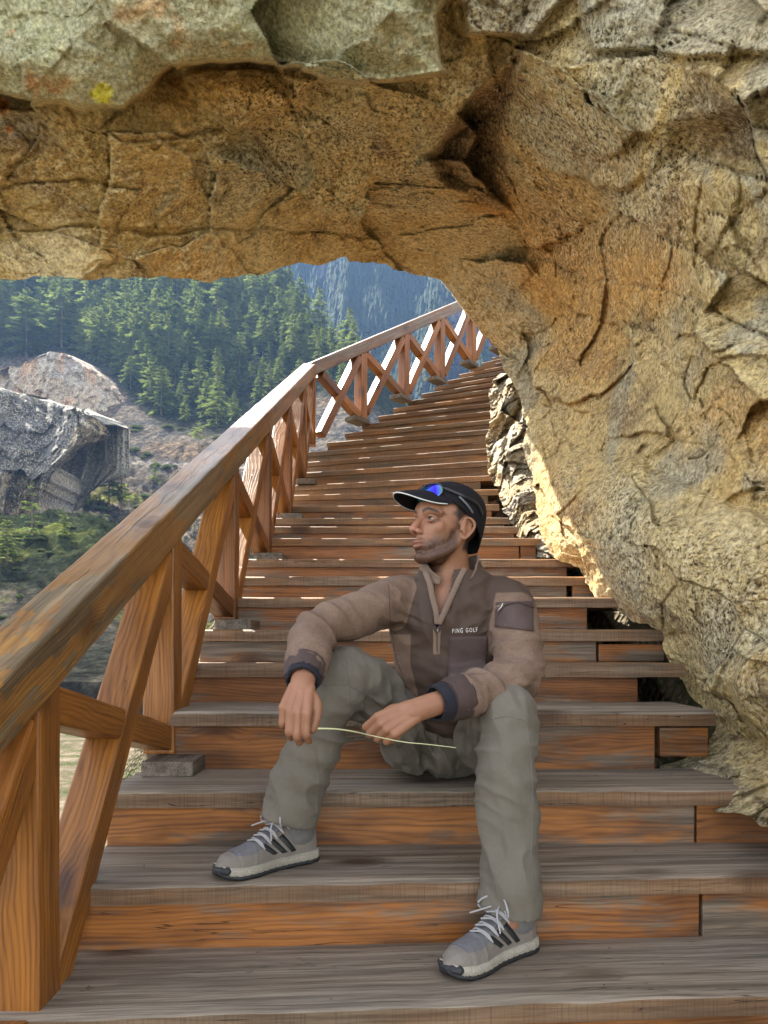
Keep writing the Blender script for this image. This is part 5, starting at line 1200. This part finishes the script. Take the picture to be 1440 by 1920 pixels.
# stand collar, open at the front
def collar(r0, r1, z0, z1, a0, a1, th, mat, name, flare=.006):
    G = []; Nn = 48
    for i in range(Nn + 1):
        t = i / Nn; a = R(a0 + (a1 - a0) * t); e = abs(2 * t - 1)
        for (k, z, r, o_) in ((0, z0, r0, 0), (1, (z0 + z1) / 2, (r0 + r1) / 2, 0), (2, z1, r1, flare), (3, z1 - .002, r1 - th, flare), (4, (z0 + z1) / 2, (r0 + r1) / 2 - th, 0), (5, z0, r0 - th, 0)):
            rr = r + o_ + .006 * (e > .8) * (e - .8) * 5; dz = -.052 * sstep(.62, 1, np.array(e)) * (1 if k in (2, 3) else (.4 if k in (1, 4) else 0))  + .002 * math.sin(a * 7)
            G.append((.181 + rr * math.sin(a) * 1.02, 2.137 + rr * math.cos(a) * .98 - .012 * (z - .18) / .06, z + dz - .018 * max(0, -math.cos(a))))
    F = []
    for i in range(Nn):
        for k in range(6): F.append((i * 6 + k, i * 6 + (k + 1) % 6, (i + 1) * 6 + (k + 1) % 6, (i + 1) * 6 + k))
    F.append((0, 1, 2, 3, 4, 5)); F.append(tuple(Nn * 6 + k for k in (5, 4, 3, 2, 1, 0)))
    v, n, f = fuse([(np.array(G), F)], .0022, 3, .5); v = v + n * (.0012 * fbm(v * 40, 3))[:, None]
    return addp(name, v, f, mat, jacket)
collar(.088, .074, .180, .252, -160, 148, .006, M['collar_in'], 'collar')
# lapels turned out along the opening
for pts, nm in (([(.112, 2.062, .195), (.122, 2.051, .165), (.129, 2.043, .128), (.138, 2.037, .090), (.141, 2.042, .060)], 'lapel'), ([(.216, 2.066, .205), (.200, 2.050, .175), (.180, 2.037, .132), (.162, 2.034, .092), (.147, 2.041, .060)], 'lapel')):
    v, f = tube([(*p, .0080, .0038) for p in pts], ref=(0, -1, .2), seg=12, n=5); addp(nm, v, f, M['collar_in'], jacket)
# blue shirt deep in the opening
v, n, f = fuse([tube([(.150, 2.088, .045, .022, .016), (.150, 2.082, .074, .030, .018)], ref=(0, 1, 0), n=4)], .0025, 3); addp('shirt', v, f, M['blue'], man)
# cuffs and rolled navy sleeves
def band(name, A, Bc, r0, r1, mat, parent, th=.004, ref=(0, 0, 1), seed=0):
    A, Bc = V3(*A), V3(*Bc); m = (A + Bc) / 2
    outer = [(*A, r0), (*m, (r0 + r1) / 2 + .002), (*Bc, r1)]; v1, _ = tube(outer, ref, 32, 8, False, False); v2, _ = tube([(*A, r0 - th), (*m, (r0 + r1) / 2 - th), (*Bc, r1 - th)], ref, 32, 8, False, False)
    n = len(v1) // 32; Vv = np.vstack([v1, v2]); F = []
    for i in range(n - 1):
        for j in range(32): j2 = (j + 1) % 32; F.append((i * 32 + j, i * 32 + j2, (i + 1) * 32 + j2, (i + 1) * 32 + j)); o = n * 32; F.append((o + i * 32 + j, o + (i + 1) * 32 + j, o + (i + 1) * 32 + j2, o + i * 32 + j2))
    for i in (0, n - 1):
        for j in range(32): j2 = (j + 1) % 32; F.append((i * 32 + j, n * 32 + i * 32 + j, n * 32 + i * 32 + j2, i * 32 + j2))
    c = Vv - m; d = (Bc - A) / np.linalg.norm(Bc - A); rad = c - np.outer(c @ d, d); rl = np.linalg.norm(rad, axis=1); a = np.arctan2(rad[:, 2], rad[:, 0] + rad[:, 1] * .5)
    Vv = Vv + rad / rl[:, None] * (.0016 * np.sin(a * 11 + 3 * fbm(Vv * 20 + seed, 2)) + .002 * fbm(Vv * 30 + seed, 3))[:, None]
    return addp(name, Vv, F, mat, parent)
band('cuff', (-.180, 1.765, -.052), (-.181, 1.722, -.074), .0475, .041, M['cuffm'], jacket, .005, seed=2); band('shirt_sleeve', (-.1805, 1.74, -.066), (-.1815, 1.709, -.080), .0405, .036, M['navy'], man, .004, seed=5)
band('cuff', (.188, 1.826, -.122), (.143, 1.797, -.131), .054, .049, M['cuffm'], jacket, .005, seed=3); band('shirt_sleeve', (.155, 1.805, -.129), (.118, 1.782, -.1355), .046, .041, M['navy'], man, .005, seed=6)
line_on('cuff_strap', [(862, 1318), (880, 1330)], jb, .004, M['cuffm'], jacket, .002)
# trousers
def mid(a, b_, t): return a * (1 - t) + b_ * t
PR = [(*HIPR, .092, .088), (*mid(HIPR, KNR, .5), .088, .084), (*(KNR + V3(0, .02, .004)), .080, .076), (KNR[0] - .002, KNR[1] - .018, KNR[2] - .045, .078, .074), (.290, 1.815, -.30, .076, .072), (.287, 1.79, -.45, .075, .072), (.285, 1.768, ZS[0] + .080, .080, .077)]
PL = [(*HIPL, .092, .088), (*(mid(HIPL, KNL, .5) + V3(0, 0, .01)), .086, .084), (*(KNL + V3(.01, .02, .002)), .078, .074), (KNL[0] - .025, KNL[1] - .012, KNL[2] - .045, .076, .072), (-.172, 1.925, -.24, .072, .070), (-.212, 1.928, -.34, .071, .069), (-.248, 1.935, ZS[1] + .085, .076, .074)]
pp = [tube(PR, ref=(1, 0, 0), seg=30, n=6, round_ends=True), tube(PL, ref=(1, 0, 0), seg=30, n=6, round_ends=True), tube([(.06, 2.29, SEAT + .10, .095, .085), (.19, 2.285, SEAT + .098, .12, .088), (.32, 2.29, SEAT + .10, .095, .085)], ref=(0, 0, 1), seg=30, n=5),
      tube([(.19, 2.29, SEAT + .09, .14, .10), (.195, 2.27, SEAT + .2, .14, .10)], ref=(0, 1, 0), seg=30)]
TV, TN, TF = fuse(pp, .0042, 8, .6)
dt = folds(TV, TN, gain=4.4, specs=[(V3(.295, 1.95, -.24), (0, 1, .6), .034, .006, .09), (V3(.293, 1.86, -.26), (.2, .2, 1), .040, .004, .09), (V3(-.07, 2.03, -.16), (-.6, .6, -.3), .032, .0065, .09), (V3(-.15, 1.92, -.19), (.3, 0, 1), .045, .0035, .10),
                    (V3(.16, 2.15, -.30), (.9, .2, .5), .034, .0065, .13), (V3(.02, 2.1, -.24), (.5, .2, .8), .04, .005, .10), (V3(-.02, 2.05, -.12), (.9, -.3, .35), .030, .005, .10), (V3(.285, 1.78, -.50), (.6, .1, .8), .075, .004, .12), (V3(-.235, 1.935, -.37), (.5, .1, .9), .06, .004, .09),
                    (V3(.287, 1.80, -.42), (.95, 0, .3), .05, .0035, .14), (V3(.29, 1.85, -.18), (1, 0, .2), .045, .003, .08), (V3(-.21, 1.93, -.30), (.95, 0, .3), .05, .003, .12), (V3(.29, 1.80, -.36), (.5, .2, .8), .03, .004, .06), (V3(.285, 1.78, -.54), (.3, 0, .95), .022, .004, .05), (V3(-.235, 1.935, -.40), (.3, 0, .95), .022, .004, .045), (V3(-.12, 1.94, -.13), (.2, 0, 1), .03, .004, .06)])
dt += .0022 * fbm(TV * 8, 3) + .0008 * fbm(TV * 34, 3)
TV = TV + TN * dt[:, None]
TF = np.array([tuple(f) if len(f) == 4 else (*f, f[2]) for f in TF]); fz = TV[TF].mean(1)
zR = ZS[0] + .100 + .14 * (fz[:, 0] - .285) * -1 + .10 * (1.77 - fz[:, 1]) * -1; zL = ZS[1] + .108 - .25 * (fz[:, 0] + .243)
kp = ~(((fz[:, 0] > .15) & (fz[:, 1] < 1.9) & (fz[:, 2] < zR)) | ((fz[:, 0] < -.1) & (fz[:, 2] < zL)))
trs = quads_obj('trousers', TV, TF[kp], M['pants']); trs.parent = man
sd_ = trs.modifiers.new('cloth_thickness', 'SOLIDIFY'); sd_.thickness = .004; sd_.offset = -1
sj = jacket.modifiers.new('cloth_thickness', 'SOLIDIFY'); sj.thickness = .004; sj.offset = -1
tb = bvh(TV, TF[kp]); M['thread'] = clothmat('seam_thread', (.15, .138, .118), 900, .0004)
line_on('seam', [(986, 1340), (996, 1430), (1000, 1520), (995, 1600), (1001, 1668)], tb, .0013, M['thread'], trs, .0004, 10); line_on('seam', [(650, 1236), (655, 1290), (662, 1340), (650, 1400)], tb, .0012, M['thread'], trs, .0004, 8)
line_on('seam', [(590, 1400), (598, 1450), (592, 1530)], tb, .0013, M['thread'], trs, .0004, 8); line_on('seam', [(600, 1285), (650, 1283), (700, 1310), (720, 1325)], tb, .0012, M['thread'], trs, .0004, 8)
line_on('seam', [(852, 1460), (862, 1420), (870, 1385)], tb, .0013, M['thread'], trs, .0004, 6); line_on('seam', [(905, 1352), (950, 1342), (990, 1352)], tb, .0012, M['thread'], trs, .0004, 6)
# --- cap
capp = []; Nn, Mm = 56, 22; CR = V3(.0835, .107, .076); cc = V3(0, -.013, .046)
def cap_edge(ph): y = math.sin(ph) * CR[1]; return .061 + (y - .08) * .50
G = []
for i in range(Nn):
    ph = 2 * math.pi * i / Nn; c0 = V3(math.cos(ph), math.sin(ph), 0)
    zr = (cap_edge(ph) - cc[2]) / CR[2]; t0_ = math.asin(max(-.98, min(.98, zr)))
    for j in range(Mm):
        t = t0_ + (math.pi / 2 - t0_) * j / (Mm - 1); s = math.cos(max(t, -.0)) if t > 0 else 1 - .10 * (t / t0_ if t0_ else 0) ** 2 * abs(t0_)
        z = math.sin(t) if t > 0 else t; pan = 1 - .010 * abs(math.cos(3 * ph)) ** 14 * min(1, math.cos(t) * 2)
        G.append(cc + V3(c0[0] * CR[0] * s * pan, c0[1] * CR[1] * s * pan, CR[2] * z))
G = np.array(G); F = [(i * Mm + j, ((i + 1) % Nn) * Mm + j, ((i + 1) % Nn) * Mm + j + 1, i * Mm + j + 1) for i in range(Nn) for j in range(Mm - 1)]
cap = addp('cap', hw(G), F, M['black'], man); q = cap.modifiers.new('cloth_thickness', 'SOLIDIFY'); q.thickness = .003; q.offset = 1
prop(cap, 'black cap with white piping round its curved peak')
bu, bvv = 30, 14; BG = np.zeros((bu, bvv, 3))
for i in range(bu):
    a = R(90 + (-62 + 124 * i / (bu - 1))); w_ = math.cos(R(-62 + 124 * i / (bu - 1)) * 1.42); w_ = max(0, w_) ** .55
    ins = V3(math.cos(a) * CR[0] * 1.0, math.sin(a) * CR[1], 0); ez = cap_edge(a) + .002
    for j in range(bvv):
        k = j / (bvv - 1); e = .078 * w_ * k; x = ins[0] * (1 - .10 * k); y = ins[1] + cc[1] + e
        BG[i, j] = (x * 1.0, y, ez - (4.2 * x * x * k + .012 * k * k + .010 * k) * w_)
bot = BG - V3(0, 0, .004); Vv = np.vstack([BG.reshape(-1, 3), bot.reshape(-1, 3)]); n_ = bu * bvv; F = []
for i in range(bu - 1):
    for j in range(bvv - 1): F.append((i * bvv + j, (i + 1) * bvv + j, (i + 1) * bvv + j + 1, i * bvv + j + 1)); F.append((n_ + i * bvv + j, n_ + i * bvv + j + 1, n_ + (i + 1) * bvv + j + 1, n_ + (i + 1) * bvv + j))
    F.append((i * bvv + bvv - 1, (i + 1) * bvv + bvv - 1, n_ + (i + 1) * bvv + bvv - 1, n_ + i * bvv + bvv - 1))
addp('peak', hw(Vv), F, M['black'], cap)
v, f = tube([(*hw(BG[i, -1] - V3(0, -.001, .002)), .0017) for i in range(0, bu)], seg=8, n=2); addp('piping', v, f, M['pipe'], cap)
v, f = ell(hw(cc + V3(0, 0, CR[2] + .001)), (.007, .007, .003)); addp('button', v, f, M['black'], cap)
def onc(ph, t, off=0.): s = math.cos(t); return hw(cc + V3(math.cos(ph) * (CR[0] + off) * s, math.sin(ph) * (CR[1] + off) * s, (CR[2] + off) * math.sin(t)))
v, f = join([tube([(*onc(R(a), R(t_), .0045), .0035, .0012) for a, t_ in ((-4, -12), (4, -4), (12, 4), (20, 12))], ref=hl, seg=8, n=3)]); addp('reflective_strip', v, f, M['strip'], cap)
# --- sunglasses pushed up on the cap: an object of their own
M['lens'] = sm('mirror_lens', (.02, .09, .30), .08, Metallic=.9); b = NB('lens', .06); b.b.inputs['Metallic'].default_value = .92
lw = b.n('LayerWeight'); lw.inputs[0].default_value = .35; gz_ = b.n('SeparateXYZ'); b.l(b.tc.outputs['Generated'], gz_.inputs[0]); b.col(b.ramp(gz_.outputs[0], [(.0, (.02, .25, .22)), (.4, (.03, .10, .45)), (.7, (.05, .02, .75)), (1., (.15, .35, .15))])); M['lens'] = b.m
gl = empty('sunglasses', tuple(hw((0, .1, .08))), label='wraparound sunglasses with blue green mirror lenses resting on the cap', cat='sunglasses')
def gpart(name, v, f, mat, par=gl):
    o = addp(name, v, f, mat, None); o.parent = par; o.matrix_parent_inverse = Matrix.Translation(gl.location).inverted() if par is gl else Matrix.Identity(4); return o
def gp(ph, t, off): return onc(R(ph), R(t), off)
LP0 = []
for c0_, c1_ in ((106, 152), (46, 99)):
    nu, nv = 16, 10; L_ = []
    for k in (0, 1):
        for i in range(nu):
            for j in range(nv):
                u, v_ = i / (nu - 1), j / (nv - 1); e = 1 - (abs(2 * u - 1) ** 3.5) * .75; L_.append(gp(c0_ + (c1_ - c0_) * u, (19 if c0_ < 90 else 27) + (v_ - .5) * 37 * e - 3 * (u if c0_ < 90 else 1 - u), .0085 - .002 * k))
    I = lambda i, j, k: k * nu * nv + i * nv + j; F = []
    for i in range(nu - 1):
        for j in range(nv - 1): F += [(I(i, j, 0), I(i + 1, j, 0), I(i + 1, j + 1, 0), I(i, j + 1, 0)), (I(i, j, 1), I(i, j + 1, 1), I(i + 1, j + 1, 1), I(i + 1, j, 1))]
    per = [(i, 0) for i in range(nu)] + [(nu - 1, j) for j in range(1, nv)] + [(i, nv - 1) for i in range(nu - 2, -1, -1)] + [(0, j) for j in range(nv - 2, 0, -1)]
    for a, b_ in zip(per, per[1:] + per[:1]): F.append((I(*a, 0), I(*a, 1), I(*b_, 1), I(*b_, 0)))
    gpart('lens', np.array(L_), F, M['lens']); top = [L_[I(i, nv - 1, 0)] for i in range(nu)]; LP0.append(top)
M['gframe'] = sm('glasses_frame', (.012, .013, .018), .3)
fr = join([tube([(*p, .0024) for p in LP0[1][::3] + LP0[0][::3]], seg=8, n=3), tube([(*gp(154, 24, .0085), .0025, .004), (*gp(165, 14, .0065), .0022, .005), (*gp(190, 4, .005), .002, .005), (*gp(205, -9, .005), .002, .005)], ref=hu, seg=8, n=3),
           tube([(*gp(44, 24, .0085), .0025, .004), (*gp(15, 14, .0065), .0022, .005), (*gp(-10, 6, .005), .002, .005), (*gp(-24, -8, .005), .002, .005)], ref=hu, seg=8, n=3)])
gpart('frame', *fr, M['gframe'])
# --- shoes
M['shoe'] = clothmat('grey_shoe', (.20, .175, .148), 900, .0003, .75, .05); M['mesh'] = clothmat('shoe_mesh', (.15, .145, .15), 520, .0012, .85, .05); M['mids'] = clothmat('midsole', (.33, .30, .24), 260, .0006, .75, 0, .25)
M['rubber'] = sm('black_rubber', (.022, .023, .024), .6); M['stripe'] = sm('stripe_black', (.02, .02, .022), .55); M['lace'] = clothmat('lace_cord', (.36, .345, .34), 1500, .0005); M['sock'] = clothmat('sock', (.15, .145, .14), 700, .001); M['green'] = sm('green_mark', (.03, .42, .20), .5)
def shoe(heel, toe, zb, yawfix, lab):
    heel, toe = V3(heel[0], heel[1], zb), V3(toe[0], toe[1], zb); Y = toe - heel; Lh = .282; Y /= np.linalg.norm(Y); Z = V3(0, 0, 1); X = np.cross(Y, Z)      # X: side towards the viewer or away
    if X[1] > 0: X = -X
    A = heel
    T = lambda x, y, z: A + X * x + Y * y + Z * z
    ys = np.linspace(0, 1, 26); hwid = np.interp(ys, [0, .04, .12, .3, .5, .68, .82, .93, 1], [.012, .026, .034, .033, .037, .046, .045, .033, .010])
    hgt = np.interp(ys, [0, .05, .15, .28, .38, .5, .65, .8, .92, 1], [.062, .082, .086, .084, .080, .066, .050, .041, .032, .012])
    cx = np.interp(ys, [0, .5, 1], [0, -.004, .004])
    Vv, rows = [], []
    for y, w_, h_, c_ in zip(ys, hwid, hgt, cx):
        nar = np.interp(y, [0, .2, .4, .6, 1], [.80, .78, .66, .72, .9])
        for k in range(17):
            a = math.pi * k / 16; cs_, sn = math.cos(a), math.sin(a); zz_ = .022 + h_ * sn ** .75; xx = w_ * (1 if cs_ >= 0 else -1) * abs(cs_) ** .62 * (1 - (1 - nar) * sn)
            Vv.append(T(c_ + xx, y * Lh, zz_))
        for k in range(1, 8): Vv.append(T(c_ - w_ + 2 * w_ * k / 8, y * Lh, .020))
    F = []; s = 24
    for i in range(25):
        for k in range(s): F.append((i * s + k, i * s + (k + 1) % s, (i + 1) * s + (k + 1) % s, (i + 1) * s + k))
    F.append(tuple(range(s))[::-1]); F.append(tuple(25 * s + k for k in range(s)))
    v, n, f = fuse([(np.array(Vv), F)], .0028, 4, .5); loc = (v - A); ly, lz, lx = loc @ Y / Lh, loc @ Z, loc @ X
    v = v + n * (.0009 * fbm(v * 60, 3) + .0012 * (np.abs(ly - .68 + .8 * (lz - .05)) < .012) - .0012 * (np.abs(ly - .84) < .01))[:, None]
    f = np.array([tuple(q) if len(q) == 4 else (*q, q[2]) for q in f]); fc_ = (v[f].mean(1) - A); fy, fzz, fx = fc_ @ Y / Lh, fc_ @ Z, fc_ @ X
    meshr = ((fy > .50) & (fy < .86) & (fzz > np.interp(fy, [.5, .7, .86], [.072, .052, .053])))
    o = quads_obj('shoe', v, f, [M['shoe'], M['mesh']], mi=meshr.astype(int)); o.parent = man; prop(o, lab); tr = bvh(v, f)
    def slab(name, z0, z1, grow, mat, y0=0., y1=1., lug=0):
        yy = np.linspace(max(y0, .0), y1, 46); P_ = []
        for t_ in yy: w_ = np.interp(t_, ys, hwid) + grow; c_ = np.interp(t_, ys, cx); P_.append((c_, w_, t_))
        ring = [(c_ + w_, t_) for c_, w_, t_ in P_] + [(c_ - w_, t_) for c_, w_, t_ in reversed(P_)]; n_ = len(ring); VV_ = []
        rise = lambda t_: .012 * max(0, (t_ - .82) / .18) ** 2
        lv = [z0, z0 + (z1 - z0) * .3, z0 + (z1 - z0) * .7, z1]
        for li, z in enumerate(lv):
            g = (.0, .0025, .002, -.001)[li]
            for i, (x, t_) in enumerate(ring):
                zz_ = z + rise(t_) + (.006 * (i % 4 < 2) if (lug and li == 0) else 0); sg = 1 if i < n_ / 2 else -1
                VV_.append(T(x + sg * (g + (.0012 * math.sin(i * 2.1 + li) if mat == 'mids' else 0)), (t_ - .01 + .02 * t_) * Lh, zz_ + (.004 * (1 - t_) if li == 3 else 0)))
        FF = [(l * n_ + i, l * n_ + (i + 1) % n_, (l + 1) * n_ + (i + 1) % n_, (l + 1) * n_ + i) for l in range(3) for i in range(n_)]; FF.append(tuple(range(n_))[::-1]); FF.append(tuple(3 * n_ + i for i in range(n_)))
        return addp(name, np.array(VV_), FF, M[mat], o)
    slab('midsole', .008, .027, .003, 'mids', 0, .965); slab('outsole', .0, .012, .0035, 'rubber', lug=1)
    tp = [ell(T(.004 + x, Lh * y, .024), (.012, .012, .010), np.stack([X, Y, Z], 1)) for x, y in ((-.020, .955), (-.008, .972), (.004, .978), (.016, .968), (.026, .95), (-.029, .93))]
    vv, nn_, ff_ = fuse(tp, .0028, 3); addp('toe_bumper', vv, ff_, M['rubber'], o)
    def sp(name, pts, mat, off=.0015):          # flat strip pressed on the viewer's side of the shoe
        G_ = []
        for (ya, za), (yb, zb_) in pts:
            for t_ in np.linspace(0, 1, 6):
                y, z = ya + (yb - ya) * t_, za + (zb_ - za) * t_; h = tr.ray_cast(Vector(T(.12, y * Lh, z)), Vector(-X), .3); p = h[0] if h[0] else Vector(T(.03, y * Lh, z)); G_.append(p + (h[1] if h[0] else Vector(X)) * off)
        m_ = len(pts); F_ = [(i * 6 + j, i * 6 + j + 1, (i + 1) * 6 + j + 1, (i + 1) * 6 + j) for i in range(m_ - 1) for j in range(5)]
        q_ = addp(name, np.array([tuple(g) for g in G_]), F_, M[mat], o); sq = q_.modifiers.new('t', 'SOLIDIFY'); sq.thickness = .0012; sq.offset = 0; return q_
    for k in range(3):
        y0 = .27 + .095 * k; sp('stripe', [((y0, .040 + .001 * k), (y0 + .115, .083 - .007 * k)), ((y0 + .024, .039 + .001 * k), (y0 + .139, .080 - .007 * k)), ((y0 + .048, .038 + .001 * k), (y0 + .163, .077 - .007 * k))], 'stripe')
    # eyelet band, tongue, laces, ankle opening
    vt, ft = tube([(*T(-.004, Lh * .60, .066), .024, .004), (*T(-.004, Lh * .50, .083), .024, .005), (*T(-.004, Lh * .40, .104), .024, .006), (*T(-.004, Lh * .325, .132), .022, .006)], ref=Y * .5 + Z, seg=14, n=4); addp('tongue', vt, ft, M['mesh'], o)
    vt, ft = tube([(*T(-.002, Lh * .355, .121), .0085, .0065), (*T(-.002, Lh * .335, .130), .0085, .0068)], ref=Y * .5 + Z, seg=10, n=3); addp('tongue_mark', vt, ft, M['green'], o)
    lc = []
    for i in range(5):
        y = .36 + .062 * i; z = np.interp(y, [.34, .40, .50, .60, .66], [.116, .112, .094, .078, .070])
        lc.append(tube([(*T(-.030, Lh * y, z - .016), .0021), (*T(-.015, Lh * (y + .012), z), .0023), (*T(.004, Lh * (y + .02), z + .003), .0023), (*T(.022, Lh * (y + .004), z - .003), .0023), (*T(.033, Lh * (y - .01), z - .018), .0021)], seg=8, n=4))
        lc.append(tube([(*T(.030, Lh * y, z - .014), .0021), (*T(.010, Lh * (y + .03), z + .001), .0023), (*T(-.018, Lh * (y + .05), z - .004), .0021)], seg=8, n=4))
    for sgn in (1, -1):
        lc.append(tube([(*T(0, Lh * .37, .122), .0023), (*T(.022 * sgn, Lh * .42, .136), .0023), (*T(.045 * sgn, Lh * .47, .118), .0023), (*T(.035 * sgn, Lh * .44, .104), .0022), (*T(.006 * sgn, Lh * .38, .119), .0022)], seg=8, n=5))
        lc.append(tube([(*T(0, Lh * .37, .122), .0021), (*T(.02 * sgn, Lh * .50, .112), .0021), (*T(.045 * sgn, Lh * .56, .080 + .02 * (sgn < 0)), .0020)], seg=8, n=5))
    addp('laces', *join(lc), M['lace'], o)
    vs, fs = tube([(*T(0, Lh * .19, .07), .038, .046), (*T(0, Lh * .19, .100), .037, .045), (*T(0, Lh * .20, .114), .036, .044)], ref=Y, seg=26, n=5); addp('sock', vs + .0008 * np.stack([fbm(vs * 90, 2)] * 3, 1), fs, M['sock'], man)
    vc, fcx = tube([(*T(.034 * math.cos(a), Lh * .20 + .046 * math.sin(a), .098 + .012 * math.sin(a) * (-1 if math.sin(a) < 0 else .6)), .006) for a in np.linspace(0, 2 * math.pi, 15)], seg=10, n=3, round_ends=False); addp('ankle_padding', vc, fcx, M['shoe'], o)
    return o
shoe((.345, 1.795), (.125, 1.615), ZS[0], 0, 'grey trail shoe planted on the lower step, turned to the left')
shoe((-.178, 1.972), (-.375, 1.805), ZS[1], 0, 'grey trail shoe on the upper step with its toe at the edge')
# --- grass stem held in both hands: an object of its own
g0 = P(597, 1366, 1.60); pts_ = [(597, 1366, 1.595), (630, 1367, 1.61), (665, 1372, 1.64), (700, 1380, 1.69), (755, 1391, 1.70), (805, 1396, 1.69), (855, 1402, 1.68)]
pw_ = [P(*q) for q in pts_]; v, f = tube([(*p, .0019 - .0012 * i / 6) for i, p in enumerate(pw_)], seg=8, n=6)
gs = addp('grass_stem', v, f, sm('pale_stem', (.55, .55, .30), .6), None); prop(gs, 'pale thin grass stem stretched between the hands of the seated man', 'grass stem')
